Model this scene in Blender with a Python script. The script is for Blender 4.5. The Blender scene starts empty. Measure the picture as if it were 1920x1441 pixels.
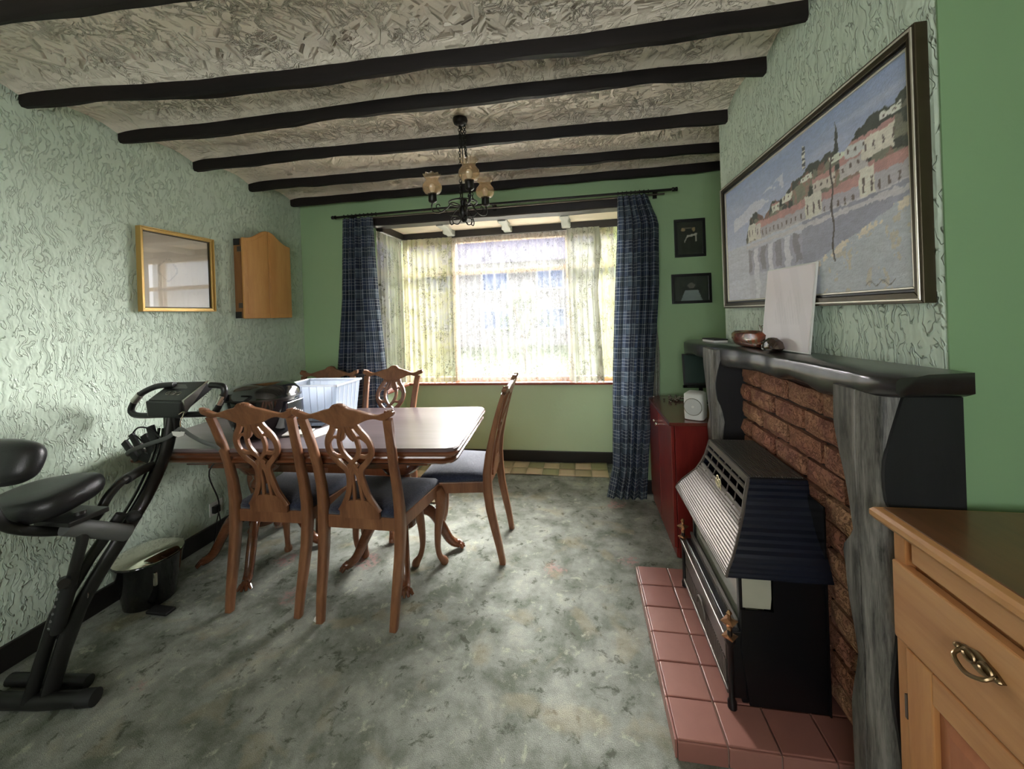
import bpy, bmesh, math, random
import numpy as np
from mathutils import Vector, Matrix, Euler
C = bpy.context.scene
COL = C.collection
random.seed(7)
PI = math.pi

# ------------------------------------------------------------------ camera
cam_data = bpy.data.cameras.new('camera')
cam = bpy.data.objects.new('camera', cam_data)
COL.objects.link(cam)
cam_data.sensor_width = 36.0
cam_data.lens = 735.0 / 1920.0 * 36.0
cam_data.shift_y = -0.0683
cam_data.clip_start = 0.02
cam.matrix_world = (Matrix.Translation((0, 0, 1.36)) @ Matrix.Rotation(math.atan2(125, 735), 4, 'Z')
                    @ Matrix.Rotation(PI / 2, 4, 'X') @ Matrix.Rotation(-0.035, 4, 'Z'))
C.camera = cam
C.view_settings.view_transform = 'Standard'
C.view_settings.look = 'None'
C.view_settings.gamma = 1.0
C.view_settings.use_curve_mapping = False
C.view_settings.exposure = 1.6
C.cycles.use_denoising = True
C.cycles.max_bounces = 10
C.cycles.diffuse_bounces = 6
C.cycles.transparent_max_bounces = 16
C.cycles.caustics_reflective = False
C.cycles.caustics_refractive = False
C.cycles.sample_clamp_indirect = 6.0

# ------------------------------------------------------------------ world: bright overcast sky
SKY_STRENGTH = 1.7
SUN_E = 46
REAR_W = 7
w = bpy.data.worlds.new('sky'); C.world = w; w.use_nodes = True
nt = w.node_tree; nt.nodes.clear()
tc = nt.nodes.new('ShaderNodeTexCoord'); sp = nt.nodes.new('ShaderNodeSeparateXYZ')
nz = nt.nodes.new('ShaderNodeTexNoise'); nz.inputs['Scale'].default_value = 3.0; nz.inputs['Detail'].default_value = 5
rp = nt.nodes.new('ShaderNodeValToRGB')
rp.color_ramp.elements[0].position = .4; rp.color_ramp.elements[0].color = (.78, .88, 1, 1)
rp.color_ramp.elements[1].position = .62; rp.color_ramp.elements[1].color = (1, 1, 1, 1)
bg = nt.nodes.new('ShaderNodeBackground'); bg.inputs['Strength'].default_value = SKY_STRENGTH
ow = nt.nodes.new('ShaderNodeOutputWorld')
nt.links.new(tc.outputs['Generated'], nz.inputs['Vector']); nt.links.new(nz.outputs['Fac'], rp.inputs['Fac'])
nt.links.new(rp.outputs['Color'], bg.inputs['Color']); nt.links.new(bg.outputs[0], ow.inputs[0])

def area(name, loc, rot, sx, sy, energy=0, color=(1, 1, 1), portal=False):
    l = bpy.data.lights.new(name, 'AREA'); l.shape = 'RECTANGLE'; l.size = sx; l.size_y = sy
    l.energy = energy; l.color = color
    o = bpy.data.objects.new(name, l); COL.objects.link(o); o.location = loc; o.rotation_euler = rot
    if portal: l.cycles.is_portal = True
    return o
# daylight falling through the bay window (just outside the glass, pointing into the room)
area('window_portal', (-0.62, 3.78, 1.42), (math.radians(-90), 0, 0), 2.1, 1.4, portal=True)
# veiled sun low over the garden: a very soft, broad source
sun = bpy.data.lights.new('hazy_sun', 'SUN'); sun.energy = SUN_E; sun.angle = math.radians(62); sun.color = (1, .985, .955)
so = bpy.data.objects.new('hazy_sun', sun); COL.objects.link(so)
so.rotation_euler = Vector((-.24, -1, -.40)).to_track_quat('-Z', 'Y').to_euler()
# fill lamp added behind the camera to lift the shadows
area('rear_fill', (-0.5, -1.72, 1.45), (math.radians(90), 0, 0), 1.5, 1.1, REAR_W, (1, .97, .93))

# ------------------------------------------------------------------ node helpers
class NM:
    def __init__(s, name):
        s.m = bpy.data.materials.new(name); s.m.use_nodes = True
        s.t = s.m.node_tree; s.t.nodes.clear()
        s.out = s.t.nodes.new('ShaderNodeOutputMaterial')
    def n(s, typ, ins=None, **kw):
        nd = s.t.nodes.new(typ)
        for k, v in kw.items(): setattr(nd, k, v)
        for k, v in (ins or {}).items():
            sock = nd.inputs[k]
            if isinstance(v, bpy.types.NodeSocket): s.t.links.new(v, sock)
            else: sock.default_value = v
        return nd
    def math(s, op, a, b=0.0, c=None, clamp=False):
        ins = {0: a, 1: b}
        if c is not None: ins[2] = c
        nd = s.n('ShaderNodeMath', ins, operation=op); nd.use_clamp = clamp
        return nd.outputs[0]
    def mix(s, f, a, b, mode='MIX'):
        nd = s.n('ShaderNodeMix', data_type='RGBA', blend_type=mode)
        for i, v in ((0, f), (6, a), (7, b)):
            if isinstance(v, bpy.types.NodeSocket): s.t.links.new(v, nd.inputs[i])
            else: nd.inputs[i].default_value = v if i == 0 else col4(v)
        return nd.outputs[2]
    def ramp(s, f, stops, interp='LINEAR'):
        nd = s.n('ShaderNodeValToRGB', {0: f}); cr = nd.color_ramp; cr.interpolation = interp
        while len(cr.elements) < len(stops): cr.elements.new(.5)
        for e, (p, c) in zip(cr.elements, stops): e.position = p; e.color = col4(c)
        return nd.outputs[0]
    def noise(s, vec, scale, detail=3, rough=.5, dist=0, out='Fac'):
        nd = s.n('ShaderNodeTexNoise', {'Scale': scale, 'Detail': detail, 'Roughness': rough, 'Distortion': dist})
        if vec is not None: s.t.links.new(vec, nd.inputs['Vector'])
        return nd.outputs[out]
    def mapping(s, vec, scale=(1, 1, 1), loc=(0, 0, 0), rot=(0, 0, 0)):
        return s.n('ShaderNodeMapping', {'Vector': vec, 'Scale': scale, 'Location': loc, 'Rotation': rot}).outputs[0]
    def obj(s): return s.n('ShaderNodeTexCoord').outputs['Object']
    def gen(s): return s.n('ShaderNodeTexCoord').outputs['Generated']
    def uv(s): return s.n('ShaderNodeTexCoord').outputs['UV']
    def bump(s, h, strength=.5, dist=.01):
        return s.n('ShaderNodeBump', {'Height': h, 'Strength': strength, 'Distance': dist}).outputs[0]
    def bsdf(s, color, rough=.5, metal=0.0, normal=None, spec=.5, **kw):
        ins = {'Roughness': rough, 'Metallic': metal, 'Specular IOR Level': spec}
        ins['Base Color'] = color if isinstance(color, bpy.types.NodeSocket) else col4(color)
        if normal is not None: ins['Normal'] = normal
        ins.update(kw)
        nd = s.n('ShaderNodeBsdfPrincipled', ins)
        return nd.outputs[0]
    def done(s, sh):
        s.t.links.new(sh, s.out.inputs[0]); return s.m
def col4(c):
    c = tuple(c); return c if len(c) == 4 else c + (1.0,)
def srgb(h):
    h = h.lstrip('#'); r = [int(h[i:i + 2], 16) / 255 for i in (0, 2, 4)]
    return tuple(c / 12.92 if c <= .04045 else ((c + .055) / 1.055) ** 2.4 for c in r)

def plain(name, color, rough=.5, metal=0, spec=.5, var=0.0, vscale=8, bumps=0.0, bscale=60, coat=0):
    m = NM(name); c = color; nrm = None; v = m.obj()
    if var:
        f = m.noise(v, vscale, 4)
        c = m.mix(m.math('MULTIPLY', f, var, clamp=True), color, tuple(x * .45 for x in color))
    if bumps: nrm = m.bump(m.noise(v, bscale, 4), bumps, .004)
    kw = {'Coat Weight': coat} if coat else {}
    return m.done(m.bsdf(c, rough, metal, nrm, spec, **kw))

def wood(name, c1, c2, rough=.35, axis='Z', scale=14, spec=.5, coat=0.0, contrast=1.0):
    m = NM(name); v = m.obj()
    sc = {'X': (.12, 1, 1), 'Y': (1, .12, 1), 'Z': (1, 1, .12)}[axis]
    vv = m.mapping(v, sc)
    n1 = m.noise(vv, scale, 5, .6, .6); n2 = m.noise(vv, scale * 9, 3, .6)
    f = m.math('ADD', m.math('MULTIPLY', n1, .75), m.math('MULTIPLY', n2, .25))
    c = m.ramp(f, [(.5 - .2 / contrast, c1), (.5 + .18 / contrast, c2)])
    return m.done(m.bsdf(c, rough, 0, m.bump(n2, .12, .002), spec, **({'Coat Weight': coat, 'Coat Roughness': .15} if coat else {})))

def artex_wall(name, color, u='Y', strength=1.0, fade=None):
    """paint over swirled, combed plaster: short squiggly ridges running roughly upright"""
    m = NM(name); v = m.n('ShaderNodeNewGeometry').outputs['Position']
    warp = m.noise(v, 5.0, 2, .5, 0, 'Color')
    warp2 = m.noise(v, 17.0, 2, .5, 0, 'Color')
    def off(w, a): return m.n('ShaderNodeVectorMath', {0: m.n('ShaderNodeVectorMath', {0: w, 1: (.5, .5, .5)}, operation='SUBTRACT').outputs[0], 'Scale': a}, operation='SCALE').outputs[0]
    vw = m.n('ShaderNodeVectorMath', {0: v, 1: off(warp, .11)}, operation='ADD').outputs[0]
    vw = m.n('ShaderNodeVectorMath', {0: vw, 1: off(warp2, .045)}, operation='ADD').outputs[0]
    st = m.mapping(vw, (1, 1, .15))
    n = m.noise(st, 44, 1.2, .45)
    def line(x, lv): return m.math('SUBTRACT', 1.0, m.math('MULTIPLY', m.math('ABSOLUTE', m.math('SUBTRACT', x, lv)), 26.0), clamp=True)
    n2 = m.noise(m.mapping(vw, (1, 1, .17), (3, 7, 1)), 50, 1.0, .45)
    mask = m.ramp(m.noise(v, 22, 2), [(.44, (0, 0, 0)), (.50, (1, 1, 1))])
    mask2 = m.ramp(m.noise(m.mapping(v, (1, 1, 1), (5, 5, 5)), 18, 2), [(.46, (0, 0, 0)), (.52, (1, 1, 1))])
    h = m.math('ADD', m.math('MULTIPLY', line(n, .47), mask), m.math('MULTIPLY', line(n2, .55), mask2))
    h = m.math('ADD', h, m.math('MULTIPLY', n, .9))
    h = m.math('ADD', h, m.math('MULTIPLY', m.noise(v, 7, 3), .4))
    big = m.noise(v, 1.3, 3)
    c = m.mix(m.math('MULTIPLY', big, .30), color, tuple(x * .86 for x in color))
    return m.done(m.bsdf(c, .5, 0, m.bump(h, strength * .75, .010), .4))

def flat_wall(name, color, bs=.25):
    m = NM(name); v = m.n('ShaderNodeNewGeometry').outputs['Position']
    c = m.mix(m.math('MULTIPLY', m.noise(v, 1.6, 4), .5), color, tuple(x * .8 for x in color))
    h = m.math('ADD', m.noise(v, 30, 4), m.noise(m.mapping(v, (1, 1, .3)), 9, 3))
    return m.done(m.bsdf(c, .6, 0, m.bump(h, bs, .004), .3))

def ceiling_mat():
    m = NM('ceiling_plaster'); v = m.n('ShaderNodeNewGeometry').outputs['Position']
    vo = m.n('ShaderNodeTexVoronoi', {'Vector': m.n('ShaderNodeVectorMath', {0: v, 1: m.noise(v, 9, 2, .5, 0, 'Color')}, operation='ADD').outputs[0], 'Scale': 5.5})
    ang = m.math('MULTIPLY', m.n('ShaderNodeSeparateColor', {0: vo.outputs['Color']}).outputs[0], 6.28)
    rv = m.n('ShaderNodeVectorRotate', {'Vector': v, 'Angle': ang}, rotation_type='Z_AXIS').outputs[0]
    st = m.mapping(rv, (1, .14, 1))
    n = m.noise(st, 16, 2, .5, .3)
    step = m.ramp(n, [(.40, (0, 0, 0)), (.485, (.75, .75, .75)), (.50, (.35, .35, .35)), (.60, (1, 1, 1))])
    crack = m.math('SUBTRACT', 1.0, m.math('MULTIPLY', m.math('ABSOLUTE', m.math('SUBTRACT', m.noise(v, 15, 4, .65, .8), .5)), 30), clamp=True)
    mk = m.ramp(m.noise(m.mapping(v, (1, 1, 1), (3, 1, 0)), 4.5, 2), [(.46, (0, 0, 0)), (.56, (1, 1, 1))])
    zmask = m.ramp(m.math('MULTIPLY', m.math('SUBTRACT', m.n('ShaderNodeSeparateXYZ', {0: v}).outputs[2], 2.399), 60.0), [(0, (0, 0, 0)), (1, (1, 1, 1))])
    h = m.math('ADD', m.math('MULTIPLY', step, .7), m.math('MULTIPLY', m.math('MULTIPLY', crack, mk), .5))
    h = m.math('ADD', m.math('MULTIPLY', h, m.math('ADD', m.math('MULTIPLY', zmask, .70), .30)), m.math('MULTIPLY', m.noise(v, 70, 3), .05))
    c = m.mix(m.noise(v, 2.0, 3), srgb('#fff4e6'), srgb('#fbeedd'))
    return m.done(m.bsdf(c, .42, 0, m.bump(h, 1.0, .030), .45))

def carpet_mat():
    m = NM('floral_carpet'); v = m.n('ShaderNodeNewGeometry').outputs['Position']
    n1 = m.noise(v, 5.0, 7, .68, .15); n2 = m.noise(m.mapping(v, (1, 1, 1), (4, 2, 0)), 13, 7, .72, .4)
    n3 = m.noise(m.mapping(v, (1, 1, 1), (9, 1, 0)), 5.0, 3, .5, .5)
    base = m.ramp(n1, [(.36, srgb('#73786c')), (.47, srgb('#8f938a')), (.58, srgb('#a7aaa2')), (.68, srgb('#babbae'))])
    base = m.mix(m.ramp(n2, [(.36, (.75, .75, .75)), (.43, (0, 0, 0))]), base, srgb('#4c5042'))
    base = m.mix(m.ramp(n2, [(.58, (0, 0, 0)), (.66, (.7, .7, .7))]), base, srgb('#c8c9b4'))
    vo = m.n('ShaderNodeTexVoronoi', {'Vector': m.n('ShaderNodeVectorMath', {0: v, 1: m.n('ShaderNodeVectorMath', {0: m.noise(v, 12, 3, .6, 0, 'Color'), 'Scale': .12}, operation='SCALE').outputs[0]}, operation='ADD').outputs[0], 'Scale': 2.6})
    petals = m.math('MULTIPLY', m.ramp(vo.outputs['Distance'], [(.12, (1, 1, 1)), (.19, (0, 0, 0))]), m.ramp(n3, [(.40, (0, 0, 0)), (.45, (1, 1, 1))]))
    petals = m.math('MULTIPLY', petals, m.ramp(m.noise(v, 45, 3), [(.42, (0, 0, 0)), (.55, (1, 1, 1))]))
    base = m.mix(m.math('MULTIPLY', petals, .85), base, srgb('#bd9a95'))
    base = m.mix(m.math('MULTIPLY', m.ramp(n3, [(.57, (0, 0, 0)), (.66, (1, 1, 1))]), .35), base, srgb('#b5a98c'))
    fine = m.noise(v, 420, 2, .8)
    c = m.mix(m.math('MULTIPLY', m.ramp(fine, [(.38, (1, 1, 1)), (.55, (0, 0, 0))]), .45), base, srgb('#3c4038'))
    h = m.math('ADD', m.noise(v, 260, 3, .7), m.math('MULTIPLY', n2, .8))
    return m.done(m.bsdf(c, .95, 0, m.bump(h, .7, .006), .1))

def plaid_mat():
    m = NM('plaid_curtain_cloth'); uv = m.uv()
    s = m.n('ShaderNodeSeparateXYZ', {0: uv}); U, V = s.outputs[0], s.outputs[1]
    def stripe(x, per, wd, o=0.0):
        return m.math('LESS_THAN', m.math('FRACT', m.math('ADD', m.math('DIVIDE', x, per), o)), wd)
    bu = stripe(U, .17, .45); bv = stripe(V, .17, .45)
    c = m.mix(m.math('MULTIPLY', bu, .5), srgb('#39455a'), srgb('#2e3138'))
    c = m.mix(m.math('MULTIPLY', bv, .5), c, srgb('#2f3a3e'))
    c = m.mix(m.math('MULTIPLY', m.math('MULTIPLY', bu, bv), .6), c, srgb('#5c6a78'))
    for x, sc in ((U, 1), (V, 1)):
        for o in (.08, .22, .36, .62, .78):
            c = m.mix(m.math('MULTIPLY', stripe(x, .17, .024, o), .42), c, srgb('#c2c8ca'))
    h = m.noise(m.mapping(uv, (300, 300, 1)), 3, 2)
    d = m.bsdf(c, .85, 0, m.bump(h, .3, .002), .2)
    tr = m.n('ShaderNodeBsdfTranslucent', {'Color': c}).outputs[0]
    return m.done(m.n('ShaderNodeMixShader', {0: .22, 1: d, 2: tr}).outputs[0])

def net_mat(name, density, tint, pattern, lines=.5, seed=0, k=.12):
    m = NM(name); uv = m.uv()
    v = m.mapping(uv, (1, 1, 1), (seed, seed * 2, 0))
    n = m.noise(v, 20, 3, .6, 1.6); n2 = m.noise(v, 6, 3, .6, .5)
    vine = m.ramp(m.math('ABSOLUTE', m.math('SUBTRACT', n, .5)), [(.0, (1, 1, 1)), (.012, (1, 1, 1)), (.026, (0, 0, 0))])
    vine = m.math('MULTIPLY', vine, m.ramp(n2, [(.48, (0, 0, 0)), (.54, (1, 1, 1))]))
    leaf = m.ramp(m.noise(v, 13, 4, .6, 1.0), [(.46, (0, 0, 0)), (.60, (1, 1, 1))])
    c = m.mix(m.math('MULTIPLY', leaf, .55), tint, pattern)
    c = m.mix(m.math('MULTIPLY', vine, lines), c, srgb('#4a4c38'))
    dif = m.n('ShaderNodeBsdfDiffuse', {'Color': c}).outputs[0]
    tr = m.n('ShaderNodeBsdfTranslucent', {'Color': m.mix(1.0, c, (k, k, k), 'MULTIPLY')}).outputs[0]
    cloth = m.n('ShaderNodeMixShader', {0: .5, 1: dif, 2: tr}).outputs[0]
    tp = m.n('ShaderNodeBsdfTransparent').outputs[0]
    dens = m.math('ADD', density, m.math('MULTIPLY', m.math('MAXIMUM', m.math('MULTIPLY', leaf, .6), vine), .25), clamp=True)
    return m.done(m.n('ShaderNodeMixShader', {0: dens, 1: tp, 2: cloth}).outputs[0])

def glass_mat(name, tint=(1, 1, 1), gloss=.08, rough=.02, body=0.0, bodycol=(1, 1, 1)):
    m = NM(name)
    tp = m.n('ShaderNodeBsdfTransparent', {'Color': col4(tint)}).outputs[0]
    fr = m.n('ShaderNodeFresnel', {'IOR': 1.45}).outputs[0]
    gl = m.n('ShaderNodeBsdfGlossy', {'Roughness': rough}).outputs[0]
    a = tp
    if body:
        df = m.n('ShaderNodeBsdfDiffuse', {'Color': col4(bodycol)}).outputs[0]
        tl = m.n('ShaderNodeBsdfTranslucent', {'Color': col4(bodycol)}).outputs[0]
        bb = m.n('ShaderNodeMixShader', {0: .5, 1: df, 2: tl}).outputs[0]
        a = m.n('ShaderNodeMixShader', {0: body, 1: tp, 2: bb}).outputs[0]
    front = m.math('SUBTRACT', 1.0, m.n('ShaderNodeNewGeometry').outputs['Backfacing'])
    f = m.math('MULTIPLY', m.math('ADD', fr, gloss, clamp=True), front)
    return m.done(m.n('ShaderNodeMixShader', {0: f, 1: a, 2: gl}).outputs[0])

M = {}
M['wall'] = artex_wall('green_artex', srgb('#d0e0cf'))
M['chimney'] = artex_wall('green_artex_chimney', srgb('#d0e0cf'), strength=1.0)
M['wall_flat'] = flat_wall('green_paint', srgb('#a6c498'))
M['wall_bay'] = flat_wall('pale_green_paint', srgb('#d2e8c4'), .5)
M['ceil'] = ceiling_mat()
M['cream'] = flat_wall('cream_plaster', srgb('#e6dac6'))
M['carpet'] = carpet_mat()
M['beam'] = wood('black_beam', srgb('#120f0d'), srgb('#241e1b'), .6, 'X', 10, spec=.2)
M['dark_trim'] = plain('dark_brown_paint', srgb('#2a2422'), .45, var=.5)
M['skirt'] = plain('black_skirting_paint', srgb('#1f1d1c'), .4)
M['joist'] = wood('grey_painted_joist', srgb('#8f938c'), srgb('#b5b8b0'), .45, 'Y', 10)
M['sill'] = wood('red_brown_sill', srgb('#7b3d2e'), srgb('#97513c'), .35, 'X', 14)
M['winframe'] = plain('brown_window_paint', srgb('#a08468'), .45)
M['chair'] = wood('chair_walnut', srgb('#613a26'), srgb('#946647'), .36, 'Z', 16, coat=.12)
M['table'] = wood('table_mahogany', srgb('#4a281a'), srgb('#7a4a30'), .22, 'X', 10, coat=.6)
M['tabletop'] = wood('table_top_sheen_mahogany', srgb('#54474a'), srgb('#75676a'), .30, 'X', 6, coat=.35)  # mahogany greyed so that the colour carries the sheen of the top
M['plaid'] = plaid_mat()
M['net'] = net_mat('white_net', .56, srgb('#f6f6f2'), srgb('#ffffff'), .8, 1, k=.075)
M['lace'] = net_mat('cream_lace', .84, srgb('#dcd9bf'), srgb('#c8c98e'), .9, 5)
M['lace_grey'] = net_mat('grey_lace', .86, srgb('#dadbcf'), srgb('#bfc2a8'), .8, 9)
M['glass'] = glass_mat('window_glass', gloss=0.0)
M['iron'] = plain('black_iron', srgb('#15130f'), .38, .3)
M['shade'] = glass_mat('amber_shade_glass', (.99, .90, .78), .04, .10, .30, srgb('#f0d2ab'))
M['bulb'] = plain('white_bulb', srgb('#f5efe2'), .3)
M['pine'] = wood('pine_varnish', srgb('#c98d4c'), srgb('#e0ab69'), .35, 'Z', 8, coat=.2)
M['gold'] = plain('gilt_frame', srgb('#c7a45f'), .35, .45)
M['print'] = plain('cream_print', srgb('#d9cbb8'), .6, var=.15, vscale=3)
M['picglass'] = glass_mat('picture_glass', gloss=.10, rough=.015)
M['black'] = plain('black_plastic', srgb('#141415'), .35)
M['blackmatte'] = plain('black_matte_plastic', srgb('#1a1a1b'), .6)
M['blackgloss'] = plain('black_gloss_plastic', srgb('#0e0e10'), .12, coat=.6)
M['vinyl'] = plain('black_vinyl', srgb('#1c1c1e'), .38, bumps=.15, bscale=250)
M['grey'] = plain('grey_plastic', srgb('#5d5f5e'), .5)
M['silver'] = plain('silver_metal', srgb('#b9b6ae'), .25, .9)
M['chrome'] = plain('chrome', srgb('#e9e3d4'), .08, 1.0)
M['brass'] = plain('aged_brass', srgb('#8a7658'), .30, .9)
M['copper'] = plain('copper_finish', srgb('#b98c6a'), .25, .9)
M['tube'] = plain('black_steel_tube', srgb('#232322'), .35, .2)
M['white'] = plain('white_plastic', srgb('#e6e6e2'), .4)
M['paper'] = plain('white_paper', srgb('#ecebe6'), .7)
M['green_paper'] = plain('green_card', srgb('#7fa43c'), .6)
M['red'] = wood('red_mahogany_laminate', srgb('#6e1f1c'), srgb('#8a3029'), .28, 'Z', 10, coat=.3)
M['redtop'] = wood('red_brown_top', srgb('#5e2a22'), srgb('#7a3d30'), .22, 'Y', 10, coat=.5)
M['mantel'] = wood('black_gloss_beam', srgb('#121010'), srgb('#2b2829'), .34, 'Y', 9, coat=.55)
M['post'] = wood('weathered_black_post', srgb('#2a2825'), srgb('#85817b'), .5, 'Z', 34, contrast=1.6)
M['postshade'] = wood('shaded_post_side', srgb('#0b0b0d'), srgb('#17171b'), .6, 'Z', 12)
M['mortar'] = plain('brown_mortar', srgb('#4a3329'), .9, var=.4, bumps=.4)
M['stovedark'] = plain('fire_black_enamel', srgb('#0c0c0f'), .35)
M['stoveside'] = plain('fire_dark_blue_casing', srgb('#0d1322'), .4)
M['bronze'] = plain('bronze_grille', srgb('#6a625c'), .42, .5)
M['bronzedark'] = plain('dark_bronze_lid', srgb('#5b534d'), .32, .6)
M['radiant'] = plain('ceramic_radiant', srgb('#b9b8a4'), .5, var=.5, vscale=9)
M['grout'] = plain('pale_grout', srgb('#a58f80'), .8)
M['oak'] = wood('oak_honey', srgb('#a2683a'), srgb('#c8925c'), .38, 'Z', 9, coat=.15)
M['oakY'] = wood('oak_honey_lengthwise', srgb('#a87043'), srgb('#cc9a66'), .36, 'Y', 8, coat=.2)
M['oaktop'] = wood('oak_top_dark', srgb('#5f3f2a'), srgb('#82583a'), .30, 'Y', 7, coat=.3)
M['oakpanel'] = wood('oak_inner_panel', srgb('#8f5235'), srgb('#ae6f4c'), .4, 'Z', 9)
M['seatcloth'] = None
M['jute'] = plain('rug_jute', srgb('#b6a88a'), .9, bumps=.5, bscale=300)
M['jute2'] = plain('rug_beige', srgb('#cdb99b'), .9, bumps=.5, bscale=300)
M['jute3'] = plain('rug_sage', srgb('#a3a07c'), .9, bumps=.5, bscale=300)
M['darkgold'] = plain('dark_bronze_frame', srgb('#4b4230'), .35, .55, var=.4, vscale=30)
M['framelip'] = plain('silver_slip', srgb('#cfcabb'), .3, .6)

def tile_mat():
    m = NM('quarry_tile'); v = m.n('ShaderNodeNewGeometry').outputs['Position']
    r = m.n('ShaderNodeObjectInfo').outputs['Random']
    c = m.mix(r, srgb('#946358'), srgb('#a5766a'))
    c = m.mix(m.math('MULTIPLY', m.noise(v, 30, 4), .4), c, srgb('#845850'))
    return m.done(m.bsdf(c, .33, 0, m.bump(m.noise(v, 40, 3), .08, .003), .45))
M['tile'] = tile_mat()
def brick_mat():
    m = NM('rustic_brick'); v = m.obj(); r = m.n('ShaderNodeObjectInfo').outputs['Random']
    vv = m.n('ShaderNodeVectorMath', {0: v, 1: m.n('ShaderNodeCombineXYZ', {0: m.math('MULTIPLY', r, 9), 1: m.math('MULTIPLY', r, 5), 2: 0.0}).outputs[0]}, operation='ADD').outputs[0]
    c = m.mix(r, srgb('#b47c60'), srgb('#c99a78'))
    c = m.mix(m.ramp(m.noise(vv, 14, 4), [(.45, (0, 0, 0)), (.6, (.8, .8, .8))]), c, srgb('#a36a5a'))
    n = m.noise(m.n('ShaderNodeVectorRotate', {'Vector': vv, 'Angle': m.math('MULTIPLY', r, 3.1)}, rotation_type='X_AXIS').outputs[0], 40, 3, .6, 2.0)
    gouge = m.ramp(m.math('ABSOLUTE', m.math('SUBTRACT', n, .47)), [(0, (0, 0, 0)), (.05, (1, 1, 1))])
    c = m.mix(m.math('MULTIPLY', m.math('SUBTRACT', 1.0, gouge), .35), c, srgb('#5a342b'))
    h = m.math('ADD', gouge, m.math('MULTIPLY', m.noise(vv, 90, 4), .5))
    return m.done(m.bsdf(c, .75, 0, m.bump(h, .9, .006), .3))
M['brick'] = brick_mat()
def seat_mat():
    m = NM('navy_seat_cloth'); v = m.obj()
    n = m.noise(v, 34, 3, .6, 2.2)
    ln = m.ramp(m.math('ABSOLUTE', m.math('SUBTRACT', n, .5)), [(0, (1, 1, 1)), (.03, (0, 0, 0))])
    c = m.mix(m.math('MULTIPLY', ln, .5), srgb('#262b3e'), srgb('#434c68'))
    h = m.math('ADD', m.math('MULTIPLY', ln, .5), m.noise(v, 400, 2))
    return m.done(m.bsdf(c, .8, 0, m.bump(h, .5, .003), .25, **{'Sheen Weight': .3}))
M['seatcloth'] = seat_mat()
def bowl_mat():
    m = NM('marbled_brown_glaze'); v = m.obj()
    c = m.ramp(m.noise(v, 14, 3, .5, 1.5), [(.35, srgb('#3a1f16')), (.5, srgb('#8a3b22')), (.58, srgb('#6b5a48')), (.68, srgb('#a86e40'))])
    return m.done(m.bsdf(c, .15, 0, None, .6, **{'Coat Weight': .6}))
M['bowl'] = bowl_mat()
def paint_attr_mat(name, rough=.5, bs=.5):
    m = NM(name); a = m.n('ShaderNodeVertexColor', layer_name='Col').outputs[0]
    v = m.obj()
    h = m.math('ADD', m.noise(m.mapping(v, (1, 1, 2.2)), 60, 4, .6, 1), m.noise(v, 200, 2))
    return m.done(m.bsdf(a, rough, 0, m.bump(h, bs, .003), .35))
M['canvas'] = paint_attr_mat('oil_painting')
M['photo'] = paint_attr_mat('dark_photo_print', .6, 0)
M['gloss_print'] = paint_attr_mat('glossy_print', .2, .02)

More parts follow.
